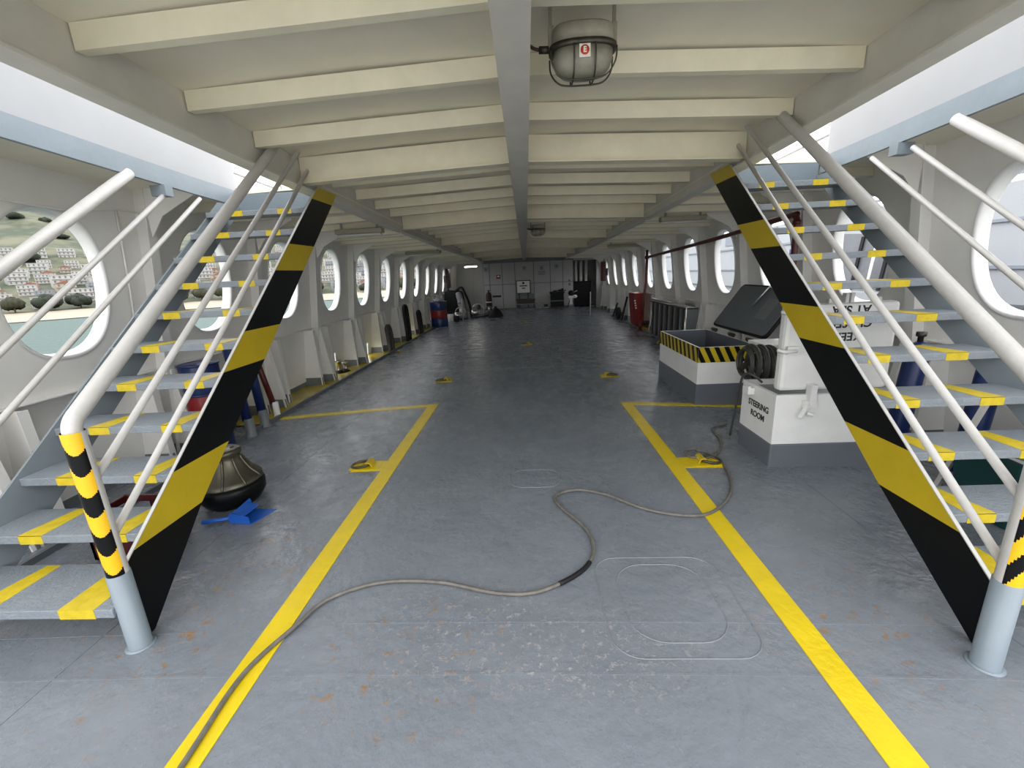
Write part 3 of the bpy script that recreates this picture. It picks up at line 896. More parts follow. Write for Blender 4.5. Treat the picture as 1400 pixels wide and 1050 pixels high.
# ------------------------------------------------------------------ lashing points
def lashing(x, y, rot, label, pad=True):
    z = fl(x, y)
    t = empty('lashing_ring', (x, y, z), label, 'lashing point', 'lashing points on the deck')
    c, s_ = math.cos(rot), math.sin(rot)
    def W(u, v, w): return (x + u * c - v * s_, y + u * s_ + v * c, z + w + .004)
    if pad:
        mb = MB(); mb.prism([W(-.13, -.09, 0), W(.13, -.09, 0), W(.13, .09, 0), W(-.13, .09, 0)], (0, 0, .006), M['yfloor']); mb.build('base_plate', t)
    mb = MB()
    arc = [(.035 * math.cos(a), .02 + .035 * math.sin(a)) for a in [PI * k / 8 for k in range(9)]]
    arc = [(.045, 0)] + arc + [(-.045, 0)]
    inn = [(.033, 0)] + [(.022 * math.cos(a), .02 + .022 * math.sin(a)) for a in [PI * k / 8 for k in range(9)]] + [(-.033, 0)]
    n = len(arc)
    vs = [W(u + .03, v, w) for v in (-.05, .05) for (u, w) in arc] + [W(u + .03, v, w) for v in (-.05, .05) for (u, w) in inn]
    fs = []
    for k in range(n - 1):
        fs += [(k, k + 1, n + k + 1, n + k), (2 * n + k, 3 * n + k, 3 * n + k + 1, 2 * n + k + 1), (k, 2 * n + k, 2 * n + k + 1, k + 1), (n + k, n + k + 1, 3 * n + k + 1, 3 * n + k)]
    mb.raw(vs, fs, M['yel']); mb.build('saddle', t)
    mb = MB(); mb.tube([W(-.045 + .085 * math.cos(a), .066 * math.sin(a), .018 + .012 * math.cos(a)) for a in [2 * PI * k / 28 for k in range(28)]], .0125, M['dsteel'], 8, closed=True); mb.build('ring', t)
lashing(-1.46, 3.48, 0, 'yellow lashing ring beside the left yellow lane line')
lashing(1.47, 3.37, PI, 'yellow lashing ring inside the cable loop by the right yellow line')
lashing(-1.34, 6.62, 0, 'yellow lashing ring beyond the corner of the left yellow line')
lashing(1.27, 6.55, PI, 'yellow lashing ring in front of the striped open hatch')
lashing(-.01, 9.9, 0, 'yellow lashing ring in the middle of the deck')
lashing(-.07, 14.6, 0, 'farthest yellow lashing ring on the deck centre')
lashing(-3.05, 9.9, 0, 'small lashing ring beside the left yellow waterway', False)
lashing(3.02, 9.7, PI, 'small lashing ring beside the right yellow waterway', False)

# ------------------------------------------------------------------ capstan, dustpan, crate and clutter under the left stair
cx, cy = -2.34, 2.98; cf = fl(cx, cy)
cap = empty('capstan', (cx, cy, cf), 'bronze ribbed capstan drum on black base under the left stair', 'capstan')
mb = MB(); mb.lathe((cx, cy, cf), [(.17, 0), (.20, .03), (.23, .08), (.235, .145), (.225, .17), (.2, .18)], M['black'], 36); mb.build('base', cap)
mb = MB(); mb.lathe((cx, cy, cf), [(.222, .175), (.224, .19), (.20, .215), (.155, .26), (.125, .31), (.105, .355), (.10, .385), (.112, .405), (.115, .42), (.11, .435), (.095, .441), (.0, .443)], M['bronze'], 40); drum = mb.build('drum', cap)
prof = [(.226, .182), (.205, .213), (.160, .259), (.130, .309), (.110, .354), (.104, .385)]
for k in range(9):
    a = 2 * PI * k / 9 + .2; mb = MB()
    mb.tube([(cx + r * math.cos(a), cy + r * math.sin(a), cf + z) for r, z in prof], .010, M['bronze'], 6); mb.build('rib', cap)
for k in range(4):
    mb = MB(); a = 2 * PI * k / 4 + .5; mb.lathe((cx + .055 * math.cos(a), cy + .055 * math.sin(a), cf + .440), [(.014, 0), (.014, .008)], M['dsteel'], 10); mb.build('head_bolt', cap)
dx, dy = -2.02, 2.70; df = fl(dx, dy)
dp = empty('dustpan', (dx, dy, df), 'blue plastic dustpan lying beside the capstan', 'dustpan')
mb = MB()
mb.prism([(dx - .12, dy - .07, df + .002), (dx + .05, dy - .09, df + .002), (dx + .12, dy + .10, df + .002), (dx - .07, dy + .11, df + .002)], (0, 0, .006), M['bluepl'])
mb.prism([(dx - .12, dy - .07, df + .006), (dx - .11, dy - .07, df + .006), (dx - .06, dy + .11, df + .05), (dx - .07, dy + .11, df + .05)], (-.008, 0, .045), M['bluepl'])
mb.prism([(dx - .12, dy - .07, df + .008), (dx + .04, dy - .09, df + .008), (dx + .03, dy - .085, df + .055), (dx - .11, dy - .062, df + .075)], (0, .008, 0), M['bluepl'])
mb.prism([(dx - .12, dy - .07, df + .06), (dx + .0, dy - .08, df + .06), (dx + .03, dy + .05, df + .07), (dx - .075, dy + .08, df + .08)], (0, 0, .006), M['bluepl'])
mb.build('pan', dp)
mb = MB(); mb.tube([(dx - .11, dy - .05, df + .035), (dx - .20, dy - .06, df + .025), (dx - .31, dy - .08, df + .02)], [.016, .014, .017], M['bluepl'], 8); mb.build('handle', dp)
# crate
qx, qy = -2.60, 2.43; qf = fl(qx, qy)
cr = empty('crate', (qx, qy, qf), 'dark red plastic crate under the left stair', 'crate')
w, d, h = .19, .15, .30
mb = MB(); mb.box((qx - w, qy - d, qf), (qx + w, qy + d, qf + .015), M['dred']); mb.build('bottom', cr)
for (a, b) in (((-w, -d), (w, -d + .02)), ((-w, d - .02), (w, d)), ((-w, -d), (-w + .02, d)), ((w - .02, -d), (w, d))):
    mb = MB(); mb.box((qx + a[0], qy + a[1], qf), (qx + b[0], qy + b[1], qf + .19), M['dred']); mb.box((qx + a[0], qy + a[1], qf + .255), (qx + b[0], qy + b[1], qf + h), M['dred'])
    ll = [(a[0], a[1]), (b[0], b[1])]
    for t in (0, .5, 1):
        px_ = qx + a[0] + (b[0] - a[0] - .02) * t; py_ = qy + a[1] + (b[1] - a[1] - .02) * t
        mb.box((px_, py_, qf + .18), (px_ + .02, py_ + .02, qf + .26), M['dred'])
    mb.build('side', cr)
# folded cloth and plate scraps beyond it
mb = MB()
vs = []; fs = []
n = 12
for j in range(n + 1):
    for i in range(n + 1):
        x = -2.76 + .32 * i / n; y = 1.96 + .20 * j / n
        vs.append((x, y, fl(x, y) + .004 + .05 * math.sin(i * 1.1) ** 2 * math.sin(PI * j / n) * math.sin(PI * i / n)))
for j in range(n):
    for i in range(n): fs.append((j * (n + 1) + i, j * (n + 1) + i + 1, (j + 1) * (n + 1) + i + 1, (j + 1) * (n + 1) + i))
mb.raw(vs, fs, M['cloth'], True); o = mb.build('rag', label='crumpled grey rag on the deck beside the red crate', cat='rag'); so = o.modifiers.new('thick', 'SOLIDIFY'); so.thickness = .006

# pipes standing at the left side behind the stair
for (x, y, m, lean, lab, r, top) in ((-3.20, 4.52, 'blued', -.06, 'dark blue pipe stanchion standing nearest the capstan', .05, .95), (-3.24, 4.86, 'blued', -.05, 'dark blue pipe stanchion beside the dark red one', .05, .95), (-3.30, 5.2, 'dred', -.14, 'dark red pipe stanchion with white foot by the left hull side', .035, .86)):
    f0 = fl(x, y)
    t = empty('pipe_stanchion', (x, y, f0), lab, 'pipe')
    mb = MB(); mb.tube([(x, y, f0 + .20), (x + lean, y, top)], r, M[m], 14); mb.build('pipe', t)
    mb = MB(); mb.lathe((x - lean * .2, y, f0), [(r * 1.5, 0), (r * 1.3, .02), (r * 1.1, .04), (r * 1.06, .22)], M['skirt'] if m == 'blued' else M['white'], 16); mb.build('foot', t)
def drum_(x, y, z, label, r=.29, h=.88, lean=0.0, group='steel drums'):
    t = empty('steel_drum', (x, y, z), label, 'drum', group)
    def seg(a, b, m, name):
        mb = MB(); mb.lathe((x, y, z), [(r * .985, a), (r, a + .01), (r, b - .01), (r * .985, b)], m, 28); return mb.build(name, t)
    seg(0, h * .34, M['blued'], 'lower_band'); seg(h * .34, h * .68, M['red'], 'middle_band'); seg(h * .68, h, M['blued'], 'upper_band')
    for zz in (.012, h * .34, h * .68, h - .006):
        mb = MB(); mb.tube([(x + r * math.cos(a), y + r * math.sin(a), z + zz) for a in [2 * PI * k / 28 for k in range(28)]], .012, M['blued'], 6, closed=True); mb.build('hoop', t)
    return t
drum_(-3.30, 4.12, fl(-3.3, 4.12), 'blue and red steel drum behind the left stair', r=.17, h=.95)
drum_(-3.08, 15.2, fl(-3.08, 15.2), 'blue and red banded steel drum far along the left side')
mb = MB(); mb.lathe((-3.08, 15.2, fl(-3.08, 15.2) + .895), [(.2, 0), (.16, .05), (.09, .09), (.03, .16), (.0, .17)], M['cloth'], 12); mb.build('white_rag', label='crumpled pale rag on top of the far blue and red drum', cat='rag')
# bollard seen in the open freeing port
mb = MB()
mb.lathe((-3.62, 8.02, fl(3.6, 8)), [(.16, 0), (.16, .03), (.02, .035)], M['black'], 20)
b_ = mb.build('mooring_chock', label='steel mooring chock on black base in the lit port at the left side', cat='chock')
mb = MB(); mb.lathe((-3.66, 7.98, fl(3.6, 8) + .03), [(.07, 0), (.06, .05), (.06, .17), (.085, .19), (.085, .22), (.0, .23)], M['steel'], 18); mb.build('roller', b_)
mb = MB(); mb.lathe((-3.56, 8.1, fl(3.6, 8) + .03), [(.05, 0), (.04, .05), (.04, .12), (.06, .14), (.06, .16), (.0, .165)], M['steel'], 16); mb.build('roller', b_)
# hose bends (dark hoops) along the left side
for (y, h, r, lab) in ((10.2, .62, .10, 'dark hooped hose end nearest on the left waterway'), (11.85, .98, .12, 'tallest dark hooped hose against the left hull side'), (13.3, .72, .13, 'farthest dark hooped hose on the left side')):
    f0 = fl(3.3, y); x = -3.33
    mb = MB(); mb.tube(spline([(x, y, f0 + .01), (x - .02, y, f0 + h * .6), (x - .03, y - .01, f0 + h - .06), (x - .02, y + .09, f0 + h), (x - .01, y + .20, f0 + h - .09), (x, y + .24, f0 + h * .45), (x, y + .25, f0 + .01)], 6), .045, M['dark'] if y > 11 else M['hose'], 10)
    mb.build('hose_hoop', label=lab, cat='hose')

# ------------------------------------------------------------------ far bulkhead with its recesses
mb = MB()
zt = 2.62
mb.box((-2.0, YB, -.3), (2.3, YB + .05, zt), M['skirt'])
mb.box((-2.0, YB + .05, -.3), (-1.95, 23.2, zt), M['plate'])
mb.box((2.25, YB + .05, -.3), (2.3, 23.2, zt), M['plate'])
mb.box((3.38, YB, -.3), (4.0, YB + .05, zt), M['plate'])
mb.box((2.3, YB, 2.02), (3.38, YB + .05, zt), M['plate'])
mb.box((-4.0, 23.2, -.3), (4.0, 23.25, zt), M['plate'])
wall_back = mb.build('wall_back', kind='structure')
PX_ = [-2.0, -1.68, -1.08, -.47, .42, 1.20, 1.80, 2.28]
fb = fl(0, YB)
for i, (a, b) in enumerate(zip(PX_, PX_[1:])):
    for (c, d) in ((fb + .06, 1.06), (1.09, 2.06)):
        if i == 3 and c < .5: c = .60
        mb = MB(); mb.box((a + .018, YB - .03, c), (b - .018, YB, d), M['plate']); mb.build('panel', wall_back)
def mark(x, z, w, h, m, nm='sign_plate', parent=None, y=YB - .0305):
    mb = MB(); mb.box((x - w / 2, y - .004, z - h / 2), (x + w / 2, y, z + h / 2), m); return mb.build(nm, parent or wall_back)
for (x, z) in ((-.02, 1.78), (.80, 1.76), (1.50, 1.80), (-1.85, 1.80)):
    p = mark(x, z, .17, .17, M['inkgrey'])
    for (u, v) in ((-.045, .04), (.045, .04), (-.045, -.045), (.045, -.045)):
        mark(x + u, z + v, .05, .05, M['plate'], 'pictogram', p, YB - .035)
for k in range(3):
    mark(.80, 1.60 - .07 * k, .34, .03, M['inkgrey'], 'faded_line')
mark(-1.38, .53, .42, .09, M['ink'], 'faded_line')
p = mark(-1.26, 1.44, .19, .19, M['red'], 'alarm_plate'); mark(-1.26, 1.46, .10, .07, M['whitelab'], 'alarm_symbol', p, YB - .035)
mark(2.1, .95, .09, .12, M['inkgrey'], 'switch_box'); mark(2.1, 1.12, .09, .09, M['inkgrey'], 'switch_box')
# panels and strip light in the left recess; pipes in the right doorway
for (a, b) in ((-3.5, -2.75), (-2.7, -2.05)):
    mb = MB(); mb.box((a, 23.17, -.1), (b, 23.2, 1.95), M['plate']); mb.build('panel', wall_back)
t = empty('strip_light', (-2.6, 21.3, 1.93), 'lit strip light in the left recess of the far bulkhead', 'light')
mb = MB(); mb.box((-2.9, 21.26, 1.99), (-2.28, 21.36, 2.03), M['white']); mb.build('housing', t)
mb = MB(); mb.tube([(-2.88, 21.31, 1.965), (-2.3, 21.31, 1.965)], .022, M['tube'], 10); mb.build('tube', t)
mb = MB(); mb.bar((-2.6, 21.31, 2.03), (-2.6, 21.31, 2.22), .03, .03, M['white'], up=(0, 1, 0)); mb.build('hanger', t)
for k, x in enumerate((2.5, 2.75, 3.0)):
    mb = MB(); mb.tube([(x, 21.8, -.12), (x, 21.8, 2.2)], .075, M['white'], 14)
    mb.build('vertical_pipe', label=('left pale vertical pipe', 'middle pale vertical pipe', 'right pale vertical pipe')[k] + ' inside the dark right doorway', cat='pipe', group='pipes in the right doorway')
mb = MB(); mb.box((2.36, 21.5, -.14), (3.2, 21.72, 1.05), M['rubber'])
o = mb.build('dark_locker', bevel=.03, label='dark chest-high locker inside the right doorway', cat='locker')

# ------------------------------------------------------------------ things at the far end
def bx(name, parent, a, b, m, bevel=0.0):
    mb = MB(); mb.box(a, b, m); return mb.build(name, parent, bevel=bevel)
f = fl(0, 20.6)
t = empty('notice_board', (-.09, 20.7, f), 'framed notice board with dark border at the far bulkhead', 'sign')
bx('board', t, (-.40, 20.90, .64), (.22, 20.92, 1.20), M['whitelab'])
for (a, b) in (((-.43, .61), (.25, .645)), ((-.43, 1.195), (.25, 1.23)), ((-.43, .61), (-.395, 1.23)), ((.215, .61), (.25, 1.23))):
    bx('frame_bar', t, (a[0], 20.885, a[1]), (b[0], 20.925, b[1]), M['dark'])
for (w_, z, h_) in ((.10, 1.10, .10), (.36, .97, .05), (.16, .86, .05)):
    bx('faded_line', t, (-.09 - w_ / 2, 20.896, z - h_ / 2), (-.09 + w_ / 2, 20.90, z + h_ / 2), M['ink'])
for x in (-.30, .12):
    bx('leg', t, (x - .02, 20.89, f), (x + .02, 20.93, .62), M['dark'])
t = empty('bench', (0, 20.65, f), 'low brown bench below the framed notice board', 'bench')
bx('seat', t, (-.43, 20.45, .30), (.44, 20.85, .36), M['brown']); bx('front_panel', t, (-.41, 20.47, .16), (.42, 20.49, .30), M['brown']); bx('rail', t, (-.43, 20.44, .12), (.44, 20.47, .16), M['cloth'])
for x in (-.40, .37):
    bx('leg', t, (x, 20.50, f), (x + .05, 20.55, .30), M['dark'])
bx('platform', None, (-.42, 19.75, f - .005), (.44, 20.4, f + .09), M['grey'], .01)
tag(bpy.context.scene.objects['platform'], 'low grey step in front of the far bench', 'step')
t = empty('work_bench', (1.5, 20.6, f), 'dark work bench with a vise at the far bulkhead', 'workbench')
bx('top', t, (1.14, 20.35, .58), (1.82, 20.85, .64), M['dark']); bx('cabinet', t, (1.18, 20.40, f + .05), (1.78, 20.82, .58), M['rubber'])
bx('shelf_edge', t, (1.14, 20.36, .22), (1.80, 20.39, .25), M['cloth'])
mb = MB(); mb.box((1.55, 20.5, .64), (1.68, 20.62, .74), M['dark']); mb.box((1.68, 20.5, .66), (1.78, 20.62, .79), M['dark']); mb.tube([(1.45, 20.56, .69), (1.9, 20.56, .69)], .02, M['dsteel'], 8); mb.build('vise', t)
mb = MB(); mb.box((1.30, 20.5, .64), (1.45, 20.65, .70), M['dark']); mb.build('tool_box', t)
t = empty('outboard_engine', (2.12, 20.45, f), 'white and black outboard engine on a stand beside the right doorway', 'engine')
mb = MB(); mb.ball((2.12, 20.45, .56), (.14, .16, .13), M['dark'], 14, 10); mb.build('cowling', t)
mb = MB(); mb.ball((2.30, 20.40, .40), (.10, .10, .08), M['whitelab'], 12, 8); mb.build('tank', t)
bx('midsection', t, (2.06, 20.41, .05), (2.18, 20.49, .46), M['white']); bx('clamp', t, (2.0, 20.35, .34), (2.24, 20.40, .42), M['whitelab'])
mb = MB(); mb.tube([(1.95, 20.45, f), (2.1, 20.45, .36)], .02, M['blued'], 8); mb.tube([(2.30, 20.45, f), (2.14, 20.45, .36)], .02, M['blued'], 8); mb.build('stand', t)
mb = MB(); mb.tube([(2.2, 20.45, .58), (2.4, 20.4, .66)], .015, M['steel'], 8); mb.build('tiller', t)
for (x, lab) in ((.62, 'small pale box on the floor beside the far bench'), (.95, 'small dark-fronted pale box below the far panels')):
    t = empty('floor_box', (x, 20.75, f), lab, 'box')
    bx('body', t, (x - .14, 20.65, f), (x + .14, 20.9, f + .24), M['plate'], .008); bx('front', t, (x - .10, 20.64, f + .06), (x + .10, 20.652, f + .18), M['dark'] if x > .8 else M['cloth'])
t = empty('gas_cylinder', (-1.74, 20.55, f), 'rust brown gas cylinder with pale band at the far bulkhead', 'cylinder')
mb = MB(); mb.lathe((-1.74, 20.55, f), [(.13, 0), (.14, .02), (.14, .72), (.11, .80), (.05, .86)], M['brown'], 20); mb.build('body', t)
mb = MB(); mb.lathe((-1.74, 20.55, f + .86), [(.03, 0), (.03, .05), (.06, .055), (.06, .09)], M['dsteel'], 12); mb.build('valve', t)
mb = MB(); mb.lathe((-1.74, 20.55, f + .38), [(.143, 0), (.143, .05)], M['whitelab'], 20); mb.build('band', t)

def motor(name, x, y, lab, cat, sc=1.0, m1='steel', m2='dsteel'):
    z = fl(x, y)
    t = empty(name, (x, y, z), lab, cat)
    bx('skid', t, (x - .24 * sc, y - .14 * sc, z), (x + .24 * sc, y + .14 * sc, z + .04), M['dark'])
    mb = MB(); mb.lathe((x - .22 * sc, y, z + .17 * sc), [(.0, 0), (.10 * sc, .01), (.115 * sc, .04), (.115 * sc, .20 * sc), (.08 * sc, .22 * sc)], M[m1], 18, axis='x'); mb.build('motor_body', t)
    for k in range(4):
        mb = MB(); mb.lathe((x + (.03 + .045 * k) * sc, y, z + .16 * sc), [(.10 * sc, 0), (.10 * sc, .012)], M[m1], 16, axis='x'); mb.build('cooling_fin', t)
    mb = MB(); mb.lathe((x + .02 * sc, y, z + .26 * sc), [(.06 * sc, 0), (.06 * sc, .12 * sc), (.03 * sc, .15 * sc)], M[m2], 14); mb.build('cap', t)
    mb = MB(); mb.tube(spline([(x - .2 * sc, y, z + .28 * sc), (x - .1 * sc, y, z + .42 * sc), (x + .1 * sc, y, z + .42 * sc), (x + .2 * sc, y, z + .26 * sc)], 5), .014, M[m1], 8); mb.build('carry_handle', t)
motor('pump_motor', -1.95, 17.6, 'steel pump motor on the deck left of the black sack', 'motor', 1.25)
motor('pump_motor', -1.55, 17.9, 'small grey pump motor behind the black sack', 'motor', .9, 'cloth', 'steel')
motor('pump_motor', -2.62, 17.2, 'steel pump motor behind the thin left post', 'motor', 1.1, 'steel', 'whitelab')
mb = MB(); mb.lathe((-1.22, 17.3, fl(-1.2, 17.3)), [(.30, 0), (.31, .05), (.24, .18), (.13, .30), (.05, .38), (.07, .42), (.0, .42)], M['rubber'], 14); mb.build('sack', label='black rubbish sack slumped on the far deck', cat='sack')
t = empty('covered_stack', (-3.1, 18.6, fl(-3.1, 18.6)), 'tall stack under black tarpaulin beside the far left portholes', 'stack')
mb = MB(); z = fl(-3, 18.6); mb.hexa([(-3.45, 18.2, z), (-2.55, 18.2, z), (-2.55, 19.0, z), (-3.45, 19.0, z), (-3.42, 18.25, .98), (-2.75, 18.28, 1.0), (-2.7, 18.95, .93), (-3.42, 18.95, 1.02)], M['rubber']); mb.build('tarpaulin', t, bevel=.09)
mb = MB(); mb.tube(spline([(-2.9, 18.2, .98), (-2.65, 18.15, 1.1), (-2.5, 18.15, .8), (-2.35, 18.15, .35), (-2.3, 18.15, z)], 5), .05, M['dark'], 8); mb.build('hanging_hose', t)
mb = MB(); mb.tube([(-3.2, 18.1, .99), (-3.15, 18.15, 1.35)], .03, M['dark'], 8); mb.build('upright', t)
for (x, y, r, h, m, lab) in ((-2.98, 16.9, .13, .28, 'whitelab', 'white bucket beside the far blue and red drum'), (-2.70, 16.6, .11, .2, 'dark', 'black bucket beside the white bucket')):
    z = fl(x, y); t = empty('bucket', (x, y, z), lab, 'bucket')
    mb = MB(); mb.lathe((x, y, z), [(r * .8, 0), (r, h), (r * .93, h), (r * .75, .02), (0, .02)], M[m], 18); mb.build('body', t)
    mb = MB(); mb.tube([(x + r * math.cos(a), y, z + h + r * .8 * math.sin(a)) for a in [PI * k / 10 for k in range(11)]], .006, M['dsteel'], 6); mb.build('handle', t)
t = empty('rolled_sail', (-2.72, 17.75, fl(-2.7, 17.7)), 'pale cloth bundle leaning on the black tarpaulin stack', 'bundle')
mb = MB(); z = fl(-2.7, 17.75); mb.tube(spline([(-2.55, 17.7, z), (-2.62, 17.75, .35), (-2.72, 17.85, .75), (-2.78, 17.9, .92)], 5), [.16] * 4 + [.15] * 4 + [.13] * 4 + [.11] * 3 + [.05], M['cloth'], 12); mb.build('cloth', t)
mb = MB(); mb.tube([(-2.66 + .15 * math.cos(a), 17.78 + .15 * math.sin(a), .5) for a in [2 * PI * k / 16 for k in range(16)]], .012, M['dark'], 6, closed=True); mb.build('tie', t)
for (x, y, h, lab) in ((-2.40, 16.3, .86, 'thin pale stanchion post on the left of the far deck'), (2.42, 16.4, .9, 'thin pale stanchion post on the right of the far deck')):
    z = fl(x, y); t = empty('stanchion_post', (x, y, z), lab, 'post', 'stanchion posts')
    mb = MB(); mb.tube([(x, y, z), (x, y, z + h)], .022, M['plate'], 10); mb.build('pole', t)
    mb = MB(); mb.lathe((x, y, z), [(.08, 0), (.08, .01)], M['grey'], 14); mb.build('base', t)
    mb = MB(); mb.bar((x, y, z + h * .42), (x + .14, y, z + h * .42), .03, .02, M['plate']); mb.build('arm', t)

# ------------------------------------------------------------------ right side: hose cabinet, slatted locker, red fire main, tyre, cylinders
f = fl(3.4, 13.2)
t = empty('hose_cabinet', (3.35, 13.1, f), 'tall red fire hose cabinet against the right hull side', 'cabinet')
mb = MB(); mb.hexa([(3.22, 12.75, f + .06), (3.44, 12.75, f + .06), (3.44, 13.35, f + .06), (3.22, 13.35, f + .06), (3.14, 12.75, .86), (3.46, 12.75, .86), (3.46, 13.35, .86), (3.14, 13.35, .86)], M['red']); bd = mb.build('body', t, bevel=.01)
mb = MB(); mb.hexa([(3.195, 12.79, f + .12), (3.20, 12.79, f + .12), (3.20, 13.31, f + .12), (3.195, 13.31, f + .12), (3.128, 12.79, .82), (3.135, 12.79, .82), (3.135, 13.31, .82), (3.128, 13.31, .82)], M['red']); mb.build('door', t)
for k in range(4):
    bx('faded_letter', t, (3.165 + .012 * (2 - k), 12.744, .42 + .07 * k), (3.21 + .012 * (2 - k), 12.748, .46 + .07 * k), M['whitelab'])
for y in (12.82, 13.28):
    bx('foot', t, (3.24, y - .03, f), (3.42, y + .03, f + .06), M['dark'])
f = fl(3.4, 10)
t = empty('slatted_locker', (3.38, 9.95, f), 'dark slatted locker with polished top rail against the right hull side', 'locker')
ya, yb = 8.85, 11.2
bx('back', t, (3.47, ya, f + .05), (3.49, yb, .74), M['dsteel'])
nsl = 13
for k in range(nsl):
    y = ya + (yb - ya) * (k + .5) / nsl
    bx('slat', t, (3.22, y - .045, f + .04), (3.25, y + .045, .72), M['skirt'] if k % 2 else M['dsteel'])
mb = MB(); mb.tube([(3.22, ya - .05, .79), (3.22, yb + .05, .79)], .028, M['steel'], 12); mb.build('top_rail', t)
bx('top_board', t, (3.20, ya - .02, .72), (3.48, yb + .02, .75), M['dsteel'])
for y in (ya, yb):
    mb = MB(); mb.tube([(3.24, y, f), (3.24, y, .79)], .024, M['steel'], 10); mb.build('leg', t)
    bx('end_panel', t, (3.25, y - .012, f + .05), (3.48, y + .012, .72), M['skirt'])
t = empty('fire_main', (3.42, 8.5, 1.9), 'dark red fire main pipe running along the right hull side', 'pipe')
mb = MB(); mb.tube(spline([(3.30, 5.52, 1.0), (3.28, 5.52, 1.9), (3.28, 5.53, 2.05), (3.28, 5.60, 2.11), (3.28, 5.75, 2.11), (3.28, 8.0, 1.99), (3.28, 12.0, 1.83)], 8), .034, M['dred'], 12); mb.build('main_pipe', t)
mb = MB(); mb.tube([(3.28, 12.0, 2.02), (3.28, 12.0, 1.2), (3.22, 12.0, .75), (3.16, 12.0, f + .30)], .034, M['dred'], 12); mb.build('drop_pipe', t)
mb = MB(); mb.lathe((3.28, 12.0, 1.79), [(.055, 0), (.055, .08)], M['dred'], 14); mb.build('tee', t)
mb = MB(); mb.tube([(3.15, 12.0, f), (3.15, 12.0, f + .32)], .045, M['dred'], 12); mb.lathe((3.15, 12.0, f), [(.09, 0), (.09, .02)], M['dred'], 14); mb.build('hydrant_foot', t)
mb = MB(); mb.tube([(3.15 + .07 * math.cos(a), 11.92, f + .38 + .07 * math.sin(a)) for a in [2 * PI * k / 16 for k in range(16)]], .012, M['red'], 6, closed=True); mb.tube([(3.15, 12.0, f + .38), (3.15, 11.91, f + .38)], .012, M['red'], 8); mb.build('valve_wheel', t)
mb = MB(); mb.lathe((3.28, 5.53, 2.0), [(.045, 0), (.045, .05)], M['dred'], 14); mb.build('flange', t)
f = fl(3.3, 15.2)
mb = MB(); mb.tube([(3.22, 15.2 + .16 * math.cos(a), f + .22 + .16 * math.sin(a)) for a in [2 * PI * k / 24 for k in range(24)]], .06, M['dark'], 10, closed=True); mb.build('tyre_fender', label='black tyre fender leaning at the far right hull side', cat='tyre')
for (y, x, h, lab) in ((14.7, 3.2, .80, 'dark plank leaning nearest on the far right side'), (16.2, 3.2, .5, 'short dark plank leaning behind the tyre fender')):
    z = fl(3.2, y); mb = MB(); mb.hexa([(x, y - .06, z), (x + .04, y - .06, z), (x + .04, y + .06, z), (x, y + .06, z), (x + .18, y - .06, z + h), (x + .22, y - .06, z + h), (x + .22, y + .06, z + h), (x + .18, y + .06, z + h)], M['dark']); mb.build('plank', label=lab, cat='plank', bevel=.005)
for (s, y, lab) in ((-1, 19.1, 'red hose box between the far left portholes'), (1, 18.9, 'red hose box between the far right portholes')):
    t = empty('hose_box', (s * 3.34, y, 1.0), lab, 'box')
    bx('body', t, (s * 3.28, y - .25, 1.08), (s * 3.40, y + .25, 1.88), M['dred'], .01); bx('door', t, (s * 3.265, y - .21, 1.12), (s * 3.28, y + .21, 1.84), M['red'])
    bx('bracket', t, (s * 3.40, y - .1, 1.3), (s * 3.52, y + .1, 1.6), M['skirt'])
# blue cylinders, grey frame and teal bin behind the right stair
for k, (x, y, tx, ty, h, lab) in enumerate(((3.20, 3.62, .05, -.02, .98, 'dark blue cylinder leaning behind the right stair nearest the white hatch'), (3.42, 3.22, .03, -.02, .94, 'dark blue cylinder behind the right stair nearest the hull side'))):
    z = fl(x, y); t = empty('blue_cylinder', (x, y, z), lab, 'cylinder', 'blue cylinders')
    mb = MB(); mb.tube([(x, y, z), (x, y, z + .04), (x + tx, y + ty, z + h - .08), (x + tx, y + ty, z + h - .02), (x + tx, y + ty, z + h)], [.075, .082, .082, .065, .02], M['blued'], 18); mb.build('body', t)
    mb = MB(); mb.lathe((x + tx, y + ty, z + h - .01), [(.02, 0), (.02, .05), (.035, .055), (.035, .09)], M['dsteel'], 12); mb.build('valve', t)
f = fl(3.1, 2.55)
t = empty('teal_bin', (3.1, 2.5, f), 'teal plastic bin with pale rim under the right stair', 'bin')
mb = MB()
mb.hexa([(2.90, 2.40, f), (3.30, 2.40, f), (3.30, 2.75, f), (2.90, 2.75, f), (2.86, 2.36, .40), (3.34, 2.36, .30), (3.34, 2.79, .30), (2.86, 2.79, .40)], M['teal']); mb.build('body', t, bevel=.02)
mb = MB(); mb.tube([(2.86, 2.36, .40), (3.34, 2.36, .30), (3.34, 2.79, .30), (2.86, 2.79, .40)], .010, M['rail'], 8, closed=True); mb.build('rim', t)
f = fl(3.0, 2.3)
t = empty('folding_frame', (3.2, 3.0, f), 'folded pale metal frame leaning behind the right stair', 'frame')
for (a, b) in (((2.98, 2.95, f), (3.30, 3.02, .62)), ((3.30, 3.02, .62), (3.58, 2.90, .40)), ((3.16, 2.98, .31), (3.56, 2.92, .2))):
    mb = MB(); mb.bar(a, b, .03, .03, M['rail']); mb.build('bar', t)

